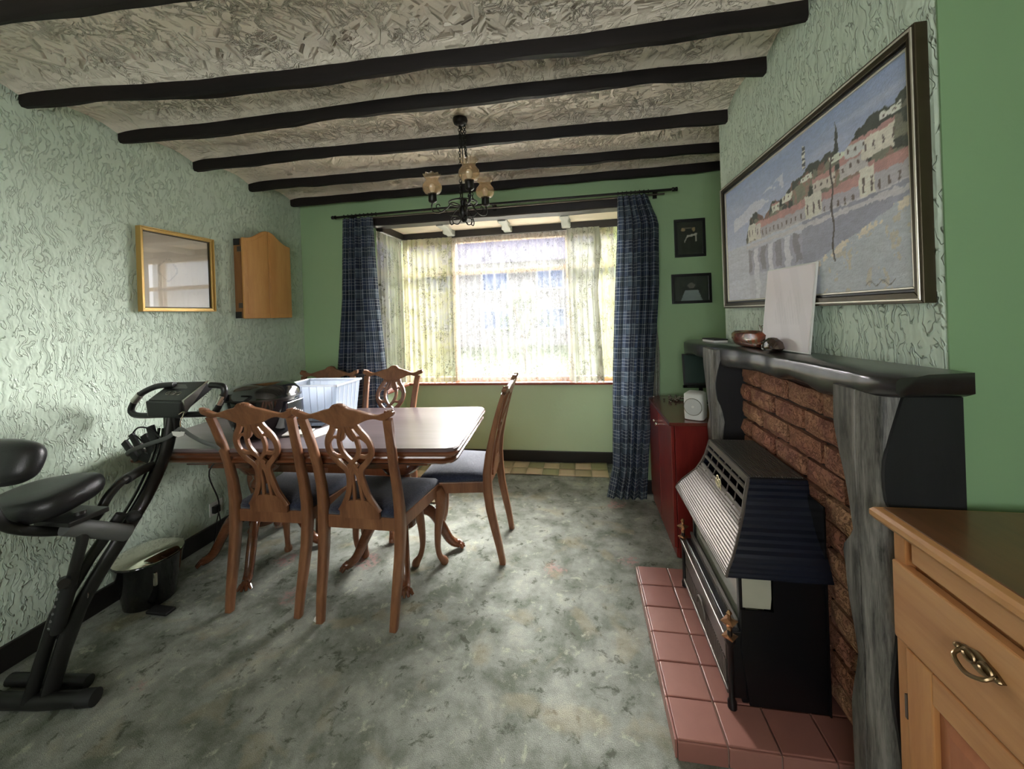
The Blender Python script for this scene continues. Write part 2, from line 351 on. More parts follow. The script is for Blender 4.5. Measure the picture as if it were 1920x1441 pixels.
# ------------------------------------------------------------------ mesh helpers
class MB:
    def __init__(s): s.v = []; s.f = []; s.uv = None
    def add(s, vs, fs):
        o = len(s.v); s.v += [tuple(p) for p in vs]; s.f += [tuple(i + o for i in f) for f in fs]; return s
    def box(s, x0, x1, y0, y1, z0, z1, mat=None):
        vs = [(x, y, z) for x in (x0, x1) for y in (y0, y1) for z in (z0, z1)]
        if mat is not None: vs = [mat @ Vector(p) for p in vs]
        return s.add(vs, [(0, 1, 3, 2), (4, 6, 7, 5), (0, 4, 5, 1), (2, 3, 7, 6), (0, 2, 6, 4), (1, 5, 7, 3)])
    def loft(s, rings, cap=True, closed=True):
        n = len(rings[0]); vs = [p for r in rings for p in r]; fs = []
        for i in range(len(rings) - 1):
            for j in range(n if closed else n - 1):
                k = (j + 1) % n
                fs.append((i * n + j, i * n + k, (i + 1) * n + k, (i + 1) * n + j))
        if cap:
            fs.append(tuple(range(n - 1, -1, -1))); fs.append(tuple((len(rings) - 1) * n + j for j in range(n)))
        return s.add(vs, fs)
    def sweep(s, pts, rad, seg=10, up=(0, 0, 1), square=False, cap=True, closed=False):
        """rad: number, list of numbers or list of (a, b) half-sizes; a along side, b along up"""
        P = [Vector(p) for p in pts]; N = len(P)
        if not isinstance(rad, (list, tuple)) or (isinstance(rad, tuple)): rad = [rad] * N
        rings = []; prev = None
        for i in range(N):
            if closed: t = P[(i + 1) % N] - P[(i - 1) % N]
            else: t = P[min(i + 1, N - 1)] - P[max(i - 1, 0)]
            t.normalize()
            if up != 'auto': u = Vector(up)
            elif prev is not None: u = prev
            else: u = Vector((0, 0, 1)) if abs(t.z) < .9 else Vector((1, 0, 0))
            sd = t.cross(u)
            if sd.length < 1e-4: sd = t.cross(Vector((1, 0, 0.01)))
            sd.normalize(); u2 = sd.cross(t).normalized(); prev = u2
            r = rad[i]; a, b = (r, r) if not isinstance(r, (tuple, list)) else r
            if square: ring = [P[i] + sd * (a * x) + u2 * (b * y) for x, y in ((1, -.8), (1, .8), (.8, 1), (-.8, 1), (-1, .8), (-1, -.8), (-.8, -1), (.8, -1))]
            else: ring = [P[i] + sd * (a * math.cos(2 * PI * k / seg)) + u2 * (b * math.sin(2 * PI * k / seg)) for k in range(seg)]
            rings.append(ring)
        if closed: rings.append(rings[0]); cap = False
        return s.loft(rings, cap)
    def lathe(s, prof, c=(0, 0, 0), seg=24, mat=None, wav=None):
        rings = []
        for r, z in prof:
            ring = []
            for k in range(seg):
                a = 2 * PI * k / seg; rr = r * (wav(a, z) if wav else 1)
                p = Vector((rr * math.cos(a), rr * math.sin(a), z))
                if mat is not None: p = mat @ p
                ring.append(p + Vector(c))
            rings.append(ring)
        return s.loft(rings)
    def prism(s, poly, fn, t0, t1):
        """poly: 2D points; fn(a, b, t) -> 3D"""
        return s.loft([[fn(a, b, t0) for a, b in poly], [fn(a, b, t1) for a, b in poly]])
    def ball(s, c, r, seg=12, rings=8):
        rx, ry, rz = r if isinstance(r, tuple) else (r, r, r)
        R = []
        for i in range(1, rings):
            th = PI * i / rings
            R.append([Vector((c[0] + rx * math.sin(th) * math.cos(2 * PI * k / seg), c[1] + ry * math.sin(th) * math.sin(2 * PI * k / seg), c[2] - rz * math.cos(th))) for k in range(seg)])
        return s.loft(R)
    def build(s, name, mat, parent=None, smooth=True, bevel=0, loc=None, rot=None, sub=0, angle=35, kind=None):
        me = bpy.data.meshes.new(name); me.from_pydata(s.v, [], s.f)
        bm = bmesh.new(); bm.from_mesh(me); bmesh.ops.recalc_face_normals(bm, faces=bm.faces)
        bm.to_mesh(me); bm.free()
        if mat is not None: me.materials.append(mat)
        o = bpy.data.objects.new(name, me); COL.objects.link(o)
        if parent: o.parent = parent
        if loc: o.location = loc
        if rot: o.rotation_euler = rot
        if smooth:
            for p in me.polygons: p.use_smooth = True
            me.set_sharp_from_angle(angle=math.radians(angle))
        if bevel:
            b = o.modifiers.new('bevel', 'BEVEL'); b.width = bevel; b.segments = 2; b.limit_method = 'ANGLE'; b.angle_limit = math.radians(40)
        if sub:
            d = o.modifiers.new('sub', 'SUBSURF'); d.levels = sub; d.render_levels = sub
        if kind: o['kind'] = kind
        return o
def bx(name, x0, x1, y0, y1, z0, z1, mat, parent=None, bevel=.002, kind=None, m4=None):
    return MB().box(x0, x1, y0, y1, z0, z1, m4).build(name, mat, parent, smooth=False, bevel=bevel, kind=kind)
def thing(name, label, cat, loc=(0, 0, 0), rz=0, group=None):
    o = bpy.data.objects.new(name, None); COL.objects.link(o); o.location = loc; o.rotation_euler = (0, 0, rz)
    o['label'] = label; o['category'] = cat
    if group: o['group'] = group
    o.empty_display_size = .05
    return o
def tag(o, label, cat, group=None):
    o['label'] = label; o['category'] = cat
    if group: o['group'] = group
    return o
def struct(name, label=None):
    o = bpy.data.objects.new(name, None); COL.objects.link(o); o['kind'] = 'structure'
    if label: o['label'] = label
    return o
def st(o, label=None):
    o['kind'] = 'structure'
    if label: o['label'] = label
    return o
def copy_tree(o, parent=None):
    c = o.copy(); COL.objects.link(c); c.parent = parent
    for ch in list(o.children): copy_tree(ch, c)
    return c
def smooth_pts(pts, n=4):
    """Catmull-Rom through points (tuples of any length)"""
    P = [np.array(p, float) for p in pts]; out = []
    for i in range(len(P) - 1):
        p0 = P[max(i - 1, 0)]; p1 = P[i]; p2 = P[i + 1]; p3 = P[min(i + 2, len(P) - 1)]
        for k in range(n):
            t = k / n
            out.append(.5 * ((2 * p1) + (-p0 + p2) * t + (2 * p0 - 5 * p1 + 4 * p2 - p3) * t * t + (-p0 + 3 * p1 - 3 * p2 + p3) * t ** 3))
    out.append(P[-1]); return [tuple(float(x) for x in p) for p in out]
def wob(x, seed, amp=1.0):
    r = random.Random(seed); s = 0
    for k in range(5):
        s += math.sin(x * (1.6 + 2.3 * k) * r.uniform(.7, 1.3) + r.uniform(0, 6.28)) / (1 + k)
    return s * amp * .5

# ================================================================== ROOM SHELL
XL, YB, XC = -2.335, 3.03, .80       # left wall, window wall, chimney face
XR, YREAR, ZC = 1.42, -1.8, 2.42
BX0, BX1, YBAY = -1.69, .44, 3.60    # bay
CY0, CY1 = 1.015, 2.35               # chimney breast

st(bx('floor', XL - .1, XR + .1, YREAR - .1, YBAY + .15, -.06, 0, M['carpet'], bevel=0), 'grey-green floral carpet')
st(bx('wall_left', XL - .1, XL, YREAR - .1, YB + .1, 0, 2.6, M['wall'], bevel=0), 'pale green wall of combed artex plaster')
st(bx('wall_right', XR, XR + .1, YREAR - .1, YB + .1, 0, 2.6, M['wall_flat'], bevel=0))
mb = MB(); mb.box(XL, -1.2, YREAR - .1, YREAR, 0, 2.6); mb.box(.3, XR, YREAR - .1, YREAR, 0, 2.6)
mb.box(-1.2, .3, YREAR - .1, YREAR, 0, .9); mb.box(-1.2, .3, YREAR - .1, YREAR, 2.0, 2.6)
st(mb.build('wall_rear', M['wall_flat'], smooth=False))
st(bx('wall_back_left', XL, BX0, YB, YB + .1, 0, 2.6, M['wall_flat'], bevel=0), 'plain green wall left of the bay')
st(bx('wall_back_right', BX1, XR, YB, YB + .1, 0, 2.6, M['wall_flat'], bevel=0), 'plain green wall right of the bay')
st(bx('wall_back_top', BX0, BX1, YB, YB + .1, 2.20, 2.6, M['wall_flat'], bevel=0))
st(bx('wall_chimney', XC, XR, CY0, CY1, 0, 2.55, M['chimney'], bevel=.012), 'pale green artex chimney breast')
# bay
st(bx('wall_bay', BX0 - .08, BX1 + .08, YBAY, YBAY + .12, 0, .715, M['wall_bay'], bevel=0), 'pale green wall under the bay window')
st(bx('wall_bay_left', BX0 - .1, BX0, YB + .1, YBAY, 0, .715, M['wall_bay'], bevel=0))
st(bx('wall_bay_right', BX1, BX1 + .1, YB + .1, YBAY, 0, .715, M['wall_bay'], bevel=0))
st(bx('ceiling_bay', BX0 - .1, BX1 + .1, YB + .10, YBAY + .2, 2.165, 2.22, M['cream'], bevel=0), 'cream plaster ceiling of the bay')

st(bx('wall_chimney_side', XC + .001, XR, CY0 - .004, CY0, 0, 2.5, flat_wall('shaded_green_paint', srgb('#86a67e')), bevel=0), 'plain green side of the chimney breast')  # plain wall green darkened on this face to hold its shade
# ceiling: plaster bays rolled down to the near face of each beam
beam_far = [0.995, 1.341, 1.709, 2.107, 2.528, 2.949]
BW = .036
beam_line = [[(-2.335, .968), (-1.8, .974), (-1.07, 1.0), (.8, .985)], [(-2.335, 1.341), (-1.51, 1.445), (-.56, 1.48), (.06, 1.515), (.8, 1.511)],
    [(-2.335, 1.709), (-1.83, 1.744), (-.67, 1.752), (.3, 1.785), (.8, 1.812)], [(-2.335, 2.107), (-1.5, 2.134), (.36, 2.235), (.8, 2.24)],
    [(-2.335, 2.528), (.92, 2.664)], [(-2.335, 2.949), (.4, 3.005), (1.4, 3.01)]]
def beam_edge(k, x, far):
    y = float(np.interp(x, [p[0] for p in beam_line[k]], [p[1] for p in beam_line[k]]))
    return y + wob(x * 2.2 + k * 3, 52 + k * 2, .014) if far else y - BW + wob(x * 2.2 + k * 3, 51 + k * 2, .006)
prof_bays = [(YREAR, beam_far[0] - BW)] + [(beam_far[k], beam_far[k + 1] - BW) for k in range(5)] + [(beam_far[5], YB)]
NX = 90
mb = MB()
for bi, (ya, yb) in enumerate(prof_bays):
    rows = []; last = bi == 6
    ts = [0, .25, .5, .62, .72, .8, .87, .93, .97, 1.0]
    for i in range(NX + 1):
        x = XL + (XR - XL) * i / NX
        row = []
        ya = YREAR if bi == 0 else beam_edge(bi - 1, x, 1)
        yb = YB if last else beam_edge(bi, x, 0)
        for t in ts:
            y = ya - .03 + (yb - ya + .035) * t
            d = (yb - y)
            drop = 0 if last else .034 * max(0, 1 - max(d, 0) / .14) ** 1.8
            edge = min((x - XL), (XR - x), .12) / .12
            z = ZC - drop - (0.012 * (1 - edge) ** 2)
            z += wob(x * 5 + y * 9 + bi, 77, .0025)
            row.append((x, y, z))
        rows.append(row)
    n = len(ts)
    mb.add([p for r in rows for p in r], [(i * n + j, (i + 1) * n + j, (i + 1) * n + j + 1, i * n + j + 1) for i in range(NX) for j in range(n - 1)])
o = mb.build('ceiling', M['ceil'], angle=60); st(o, 'cream plaster ceiling with rough brushed strokes')
bx('ceiling_slab', XL - .1, XR + .1, YREAR - .1, YB + .1, 2.46, 2.5, M['cream'], bevel=0, kind='structure')

names = ['nearest the camera, cropped by the top edge', 'second from the camera', 'third from the camera', 'fourth from the camera', 'fifth from the camera', 'farthest, next to the window wall']
for k in range(6):
    mb = MB(); rings = []
    for i in range(81):
        x = XL + (XR - XL) * i / 80
        y0, y1 = beam_edge(k, x, 0), beam_edge(k, x, 1)
        zb = 2.327 + wob(x * 3 + k, 31 + k, .006); zt = 2.44
        rings.append([Vector(p) for p in ((x, y0, zt), (x, y0, zb + .012), (x, y0 + .008, zb), (x, y1 - .006, zb + .001), (x, y1, zb + .010), (x, y1, zt))])
    mb.loft(rings)
    st(mb.build('ceiling_beam', M['beam'], angle=50), 'rough hewn black ceiling beam, ' + names[k])

# skirtings
st(bx('baseboard_left', XL, XL + .018, YREAR, YB, 0, .10, M['skirt'], bevel=.004), 'black painted skirting along the left wall')
st(bx('baseboard_back_left', XL, BX0, YB - .018, YB, 0, .10, M['skirt'], bevel=.004))
st(bx('baseboard_bay', BX0, BX1, YBAY - .018, YBAY, 0, .10, M['skirt'], bevel=.004), 'black skirting in the bay')
st(bx('baseboard_bay_left', BX0, BX0 + .018, YB, YBAY - .018, 0, .10, M['skirt'], bevel=.004))
st(bx('baseboard_back_right', BX1, XR, YB - .018, YB, 0, .10, M['skirt'], bevel=.004))

# bay timber
mb = MB(); rings = []
for i in range(41):
    x = BX0 - .02 + (BX1 - BX0 + .04) * i / 40
    zb = 2.133 + wob(x * 3, 5, .005)
    rings.append([Vector(p) for p in ((x, YB - .012, 2.205 + wob(x * 3, 8, .003)), (x, YB - .012, zb + .008), (x, YB - .004, zb), (x, YB + .12, zb), (x, YB + .12, 2.205))])
mb.loft(rings); st(mb.build('trim_1', M['dark_trim']), 'dark timber lintel across the bay opening')
mb = MB().box(BX0, BX1, YBAY - .06, YBAY + .1, 2.10, 2.18)
st(mb.build('trim_2', M['dark_trim'], smooth=False, bevel=.004), 'dark timber head over the bay window')
for i, (x0, x1) in enumerate(((BX0 - .02, BX0 + .06), (BX1 - .06, BX1 + .02))):
    st(bx('trim_%d' % (3 + i), x0, x1, YB + .1, YBAY - .04, 2.105, 2.18, M['dark_trim'], bevel=.004))
for i, (xa, xb) in enumerate(((-1.124, -1.154), (-.595, -.611), (-.086, -.084))):
    mb = MB(); pts = smooth_pts([(xa, YB + .115, 2.152), (xa - .003, 3.3, 2.150), (xb + .002, 3.42, 2.140), (xb, 3.5, 2.144), (xb, YBAY - .05, 2.140)], 4)
    mb.sweep(pts, [(.034 + .006 * math.sin(j), .028) for j in range(len(pts))], square=True)
    st(mb.build('trim_%d' % (5 + i), M['joist']), 'pale grey painted joist across the bay ceiling')

# windows
def window(name, x0, x1, y, z0, z1, mull, transom, axis='X', label=None):
    r = struct(name, label)
    def B(nm, a0, a1, b0, b1, mat, d=.03):
        if axis == 'X': return bx(nm, a0, a1, y - d, y + d, b0, b1, mat, r, .003)
        return bx(nm, y - d, y + d, a0, a1, b0, b1, mat, r, .003)
    f = .045
    B('bottom_rail', x0, x1, z0, z0 + f, M['winframe']); B('top_rail', x0, x1, z1 - f, z1, M['winframe'])
    xs = [x0 + f / 2] + list(mull) + [x1 - f / 2]
    for x in xs: B('mullion', x - f / 2, x + f / 2, z0 + f, z1 - f, M['winframe'], .028)
    for a, b in zip(xs[:-1], xs[1:]):
        B('transom', a + f / 2, b - f / 2, transom - .02, transom + .02, M['winframe'], .026)
        B('pane', a + f / 2, b - f / 2, z0 + f, transom - .02, M['glass'], .003)
        B('pane', a + f / 2, b - f / 2, transom + .02, z1 - f, M['glass'], .003)
    return r
window('window_1', BX0, BX1, YBAY + .06, .73, 2.11, (-1.17, -.08), 1.78, label='bay window with brown frame behind net curtains')
window('window_2', YB + .1, YBAY + .03, BX0 - .05, .73, 2.11, (), 1.78, 'Y')
window('window_3', YB + .1, YBAY + .03, BX1 + .05, .73, 2.11, (), 1.78, 'Y')
window('unseen_fill_window', -1.2, .3, YREAR - .05, .9, 2.0, (-.45,), 1.7)  # unseen window behind the camera, invented to let fill light in
s_ = struct('window_sill', 'red-brown window sill round the bay')
bx('sill_board', BX0 + .0, BX1, YBAY - .075, YBAY + .03, .715, .738, M['sill'], s_, .006)
bx('sill_board', BX0 - .02, BX0 + .075, YB + .02, YBAY - .075, .715, .738, M['sill'], s_, .006)
bx('sill_board', BX1 - .075, BX1 + .02, YB + .1, YBAY - .075, .715, .738, M['sill'], s_, .006)

# ================================================================== CURTAINS
def curtain(name, mat, left, right, yfun, z0, z1, folds, amp, cloth_w, nu=120, nv=40, seed=1, axis='X', parent=None, flare=0.0):
    """left/right(t) give the edge coordinates, t=0 top .. 1 bottom"""
    vs, fs, uvs = [], [], []
    r = random.Random(seed); ph = [r.uniform(0, 6.28) for _ in range(4)]
    for j in range(nv + 1):
        t = j / nv
        for i in range(nu + 1):
            s = i / nu
            a = left(t) + (right(t) - left(t)) * s
            am = amp * (.45 + .55 * min(1, t * 3 + .2))
            sw = s + .012 * math.sin(s * 9 + ph[1] + t * 2) + .006 * math.sin(s * 23 + t * 3)
            d = am * (math.sin(sw * folds * 2 * PI + ph[0]) + .35 * math.sin(sw * folds * 4.3 * PI + ph[2] + t * 1.5)) 
            z = z1 + (z0 - z1) * t
            if t > .97: z += .006 * math.sin(s * folds * 2 * PI + ph[3])
            a2 = a + am * .35 * math.cos(sw * folds * 2 * PI + ph[0])
            y = yfun(t) + d
            vs.append((a2, y, z) if axis == 'X' else (y, a2, z)); uvs.append((s * cloth_w + seed, z))
    n = nu + 1
    fs = [(j * n + i, j * n + i + 1, (j + 1) * n + i + 1, (j + 1) * n + i) for j in range(nv) for i in range(nu)]
    me = bpy.data.meshes.new(name); me.from_pydata(vs, [], fs)
    ul = me.uv_layers.new(name='UVMap')
    li = np.zeros(len(me.loops), dtype=np.int32); me.loops.foreach_get('vertex_index', li)
    ul.data.foreach_set('uv', np.array(uvs, dtype=np.float32)[li].ravel())
    me.materials.append(mat)
    for p in me.polygons: p.use_smooth = True
    o = bpy.data.objects.new(name, me); COL.objects.link(o)
    if parent: o.parent = parent
    return o
def lerp(pts):
    def f(t):
        for (a, va), (b, vb) in zip(pts[:-1], pts[1:]):
            if t <= b: return va + (vb - va) * (t - a) / (b - a)
        return pts[-1][1]
    return f
o = curtain('plaid_curtain', M['plaid'], lerp([(0, -1.88), (.3, -1.91), (.58, -1.985), (1, -2.0)]), lerp([(0, -1.62), (.3, -1.60), (.58, -1.55), (1, -1.54)]), lambda t: 2.93, .02, 2.185, 5, .030, 1.15, seed=3)
tag(o, 'dark blue-grey plaid curtain at the left end of the rod, gathered', 'curtain', None)
o = curtain('plaid_curtain', M['plaid'], lerp([(0, .305), (.09, .30), (.58, .235), (.9, .21), (1, .16)]), lerp([(0, .515), (.05, .55), (.09, .585), (.3, .57), (.58, .515), (.85, .455), (1, .43)]), lambda t: 2.93 - .02 * t, .015, 2.185, 5, .032, 1.15, seed=8)
tag(o, 'dark blue-grey plaid curtain at the right end of the rod, by the red sideboard', 'curtain', None)
o = curtain('curtain_lining', M['lace_grey'], lerp([(0, .40), (.5, .44), (1, .46)]), lerp([(0, .50), (.3, .545), (.7, .575), (1, .56)]), lambda t: 2.99, .55, 2.15, 3, .012, .5, seed=12)
tag(o, 'pale patterned lining showing behind the right plaid curtain', 'curtain')
NZ0, NZ1 = .748, 2.105
o = curtain('net_curtain', M['net'], lambda t: -1.165, lambda t: -.075, lambda t: 3.568, NZ0, NZ1, 17, .011, 2.2, nu=340, nv=24, seed=20)
tag(o, 'sheer white net curtain hanging in the middle of the bay window', 'curtain')
o = curtain('lace_curtain', M['lace'], lambda t: -1.665, lambda t: -1.15, lambda t: 3.528, NZ0 - .005, NZ1, 9, .012, 1.0, nu=200, nv=24, seed=21)
tag(o, 'cream patterned lace curtain left of the sheer white net', 'curtain')
o = curtain('lace_curtain', M['lace_grey'], lambda t: -.085, lerp([(0, .20), (.12, .215), (.4, .17), (1, .20)]), lambda t: 3.515, NZ0 - .005, NZ1, 5, .012, .6, nu=120, nv=24, seed=22)
tag(o, 'greyish lace curtain just right of the sheer white net, folded forward', 'curtain')
o = curtain('lace_curtain', M['lace'], lambda t: .15, lambda t: .40, lambda t: 3.553, NZ0 + .03, NZ1 + .01, 4, .009, .6, nu=90, nv=24, seed=23)
tag(o, 'cream lace curtain partly hidden behind the right plaid curtain', 'curtain')
o = curtain('lace_curtain', M['lace_grey'], lambda t: 3.05, lambda t: 3.52, lambda t: -1.645, NZ0, NZ1 - .005, 7, .010, .8, nu=140, nv=24, seed=24, axis='Y')
tag(o, 'whitish lace curtain along the left side of the bay', 'curtain')
o = curtain('lace_curtain', M['lace_grey'], lambda t: 3.14, lambda t: 3.50, lambda t: .395, NZ0, NZ1 - .005, 7, .010, .8, nu=140, nv=24, seed=25, axis='Y')
tag(o, 'whitish lace curtain along the right side of the bay', 'curtain')

rod = thing('curtain_rod', 'thin dark metal curtain rod above the bay opening', 'curtain rod', (-.62, 2.93, 2.205))
MB().sweep([(-1.31, 0, 0), (.0, 0, .004), (1.30, 0, .0)], .009, 12).build('pole', M['iron'], rod)
MB().sweep([(-1.28, .05, -.012), (1.26, .05, -.012)], .006, 8).build('track', M['bronzedark'], rod)
for sx in (-1.33, 1.32):
    MB().lathe([(.004, -.022), (.013, -.02), (.015, -.008), (.010, 0), (.015, .006), (.015, .016), (.004, .02)], (0, 0, 0), 14, Matrix.Rotation(PI / 2, 4, 'Y')).build('finial', M['iron'], rod, loc=(sx, 0, 0))
for x in (-1.2, 0.0, 1.2):
    mb = MB(); mb.box(x - .008, x + .008, .0, .09, -.006, .006); mb.box(x - .014, x + .014, .085, .0995, -.03, .03); mb.build('bracket', M['iron'], rod, smooth=False)
for x in [-1.24 + i * .035 for i in range(9)] + [.93 + i * .03 for i in range(8)]:
    mb = MB(); mb.sweep([(x, .014 * math.cos(a), .014 * math.sin(a)) for a in [2 * PI * k / 10 for k in range(10)]], .0022, 5, up=(1, 0, 0), closed=True); mb.build('ring', M['iron'], rod)

# ================================================================== OUTSIDE
g = bx('ground', -14, 14, YBAY + .3, 30, -.4, -.35, plain('garden_grass', srgb('#4e6238'), .9, var=.4, vscale=2), bevel=0, kind='structure')
pv = plain('pale_bounce', srgb('#d8d2c6'), .8, var=.15, vscale=3)
bx('bounce_slab', -9, 8, YBAY + .3, 10.0, -.35, -.33, pv, bevel=0, kind='structure')  # unseen pale slab added to reflect daylight up onto the ceiling
hs = thing('neighbouring_house', 'pale rendered house with a lavender-grey roof seen through the net curtain', 'house', (1.0, 21, -.35))
bx('wall', -13, 7, 0, 5, 0, 4.6, plain('pale_render', srgb('#8f8a90'), .8), hs, 0)
MB().prism([(-.5, 4.5), (2.5, 7.6), (5.5, 4.5)], lambda a, b, t: Vector((t, a, b)), -13.4, 7.4).build('roof', plain('lavender_slate', srgb('#6f6885'), .7, var=.3, vscale=20), hs, smooth=False)
for wx in (-9.5, -6.2, -3.2, -.2, 3.2):
    for wz in (.9, 3.0):
        f_ = bx('window', wx, wx + 1.5, -.05, .0, wz, wz + 1.1, M['white'], hs, .01)
        bx('pane', wx + .08, wx + .71, -.06, -.05, wz + .08, wz + 1.02, plain('blue_pane', srgb('#4e69a0'), .15), f_, 0)
        bx('pane', wx + .79, wx + 1.42, -.06, -.05, wz + .08, wz + 1.02, plain('blue_pane', srgb('#4e69a0'), .15), f_, 0)
def shrub(x, y, h, r_, seed, label):
    t = thing('garden_shrub', label, 'shrub', (x, y, -.35)); rr = random.Random(seed)
    mb = MB()
    for k in range(900):
        a = rr.uniform(0, 6.28); q = rr.uniform(.5, 1) ** .5 * r_; z = rr.uniform(.15, 1) * h
        q *= math.sin(max(.2, min(PI - .3, z / h * PI)))
        p = Vector((q * math.cos(a), q * math.sin(a), z)); d = Vector((rr.uniform(-1, 1), rr.uniform(-1, 1), rr.uniform(-.4, 1))).normalized() * .09
        e = d.cross(Vector((rr.uniform(-1, 1), rr.uniform(-1, 1), .3))).normalized() * .03
        mb.add([p, p + d * .5 + e, p + d, p + d * .5 - e], [(0, 1, 2, 3)])
    o = mb.build('foliage', plain('leaf_green', srgb('#56693e'), .7, var=.5, vscale=4), t, kind='stuff')
    mb = MB()
    for k in range(5): mb.sweep([(0, 0, 0), (.06 * math.cos(k * 1.3), .06 * math.sin(k * 1.3), h * .4), (r_ * .4 * math.cos(k * 1.3), r_ * .4 * math.sin(k * 1.3), h * .8)], .02, 6)
    mb.build('stem', plain('bark', srgb('#6a5a48'), .9), t)
shrub(-1.6, 11.5, 2.4, .9, 1, 'leafy green garden shrub outside the left half of the window')
shrub(.9, 12.5, 2.1, .8, 2, 'leafy green garden shrub outside the right half of the window')

# ================================================================== CHIMNEYPIECE
fp = thing('fireplace', 'rustic fireplace of orange brick, black wavy posts and a heavy black mantel', 'fireplace', (0, 0, 0))
def zt(y): return 1.165 + (2.4 - y) * .029
mb = MB(); rings = []
N = 90
for i in range(N + 1):
    y = .955 + (2.77 - .955) * i / N
    e = min(i, N - i); tap = 0 if e > 2 else (.012, .005, .001)[e]
    w1 = wob(y * 4.2, 3, .009) + wob(y * 11, 4, .003)
    w2 = wob(y * 5.0, 9, .014) + wob(y * 13, 10, .006)
    xf = .672 + w1 * .8 - (.03 if y < 1.25 else 0) * (1.25 - y) / .3
    th = .088 - .030 * max(0, (1.5 - y) / .5) + (.016 * max(0, math.sin((y - 1.0) * 7.5)))
    z1 = zt(y); z0 = z1 - th + w2 * .7
    xt = .700 + wob(y * 3, 6, .004)
    rings.append([Vector(p) for p in ((.80, y, z1), (xt + .02, y, z1 - tap * .3), (xt, y, z1 - .002 - tap * .5), (xf + .010 + tap, y, z1 - .010), (xf + tap, y, z1 - .018), (xf - .001 + tap, y, z1 - .5 * th), (xf + tap, y, z0 + .014), (xf + .008 + tap, y, z0 + .004), (xf + .034, y, z0 + tap), (.80, y, z0 + tap))])
mb.loft(rings); mantel = mb.build('mantel_shelf', M['mantel'], fp, angle=70)
mantel['label'] = 'glossy black live-edge beam mantel'
# near post: front silhouette seen from the side is wavy
def post(yn, yf, wseed, zlo=.0, dark=True):
    mb = MB(); rings = []
    zs = [zlo + (1.15 - zlo) * i / 60 for i in range(61)]
    for z in zs:
        ph = (z - .86) / .30
        xf = .648 + wob(z * 4, wseed, .003)
        
        y1 = yf + float(np.interp(z, [0, .35, .5, .65, .74, .80, .86, .95, 1.05, 1.2], [-.03, -.02, -.05, -.02, -.01, -.055, -.045, -.018, .012, .012]))
        y0 = yn
        ym = yn + (yf - yn) * .5
        rings.append([Vector(p) for p in ((.80, y0, z), (xf + .01, y0, z), (xf, y0 + .01, z), (xf, ym - .003, z), (xf + .008, ym, z), (xf, ym + .003, z), (xf, y1 - .01, z), (xf + .01, y1, z), (.80, y1, z))])
    mb.loft(rings); return mb.build('post', M['post'], fp, angle=50)
p1 = post(.99, 1.15, 40); p2 = post(2.06, 2.235, 60)
p1['label'] = 'near wavy-edged black timber post'; p2['label'] = 'far wavy-edged grey timber post'
for yn, nm in ((.982, 1), (2.052, 2)):
    mb = MB(); poly = []
    zs = [i / 40 * (1.150 if nm == 1 else 1.10) for i in range(41)]
    for z in zs:
        ph = (z - .86) / .30
        poly.append((float(np.interp(z, [0, .3, .5, .7, .80, .87, .91, .955, 1.0, 1.05, 1.1, 1.15], [.655, .67, .65, .672, .685, .672, .653, .648, .649, .66, .675, .69])), z))
    poly = [(.80, zs[0])] + poly + [(.80, zs[-1])]
    mb.prism(poly, lambda a, b, t: Vector((a, t, b)), yn, yn + .010); mb.build('side_shade', M['postshade'], fp, smooth=False)  # black sheet standing in for the shade on each post's near side
bx('mortar_panel', .788, .80, 1.13, 2.09, .06, 1.12, M['mortar'], fp, 0)
# bricks, one object each, six shared meshes
brick_meshes = []
for k in range(6):
    rr = random.Random(100 + k); L, Hh, D = .207, .070, .030
    nu, nv = 5, 3; vs = []; fs = []
    for j in range(nv + 1):
        for i in range(nu + 1):
            ed = (i in (0, nu)) or (j in (0, nv))
            x = -D + (.009 if ed else rr.uniform(-.009, .005))
            vs.append((x, -L / 2 + L * i / nu + (rr.uniform(-.004, .004)), -Hh / 2 + Hh * j / nv + rr.uniform(-.003, .003)))
    n = nu + 1
    fs = [(j * n + i, (j + 1) * n + i, (j + 1) * n + i + 1, j * n + i + 1) for j in range(nv) for i in range(nu)]
    b0 = len(vs); vs += [(0, -L / 2, -Hh / 2), (0, L / 2, -Hh / 2), (0, L / 2, Hh / 2), (0, -L / 2, Hh / 2)]
    fs += [tuple(range(0, n)) + (b0 + 1, b0), tuple(nv * n + i for i in range(nu, -1, -1)) + (b0 + 3, b0 + 2),
           tuple(j * n for j in range(nv, -1, -1)) + (b0, b0 + 3), tuple(j * n + nu for j in range(nv + 1)) + (b0 + 2, b0 + 1)]
    me = bpy.data.meshes.new('brick'); me.from_pydata(vs, [], fs); me.materials.append(M['brick']); brick_meshes.append(me)
yA, yB_ = 1.155, 2.075
for c in range(13):
    zc = .085 + .0832 * c + .035
    if zc > 1.11: break
    y = yA - (.11 if c % 2 else .0) - .05
    while y < yB_:
        a, b = max(y, yA), min(y + .207, yB_)
        if b - a > .03:
            o = bpy.data.objects.new('brick', random.choice(brick_meshes)); COL.objects.link(o); o.parent = fp
            o.location = (.788, (a + b) / 2, zc); o.scale = (random.uniform(.75, 1.1), (b - a - .013) / .207, 1)
            if random.random() < .5: o.scale.z = 1.0
        y += .219
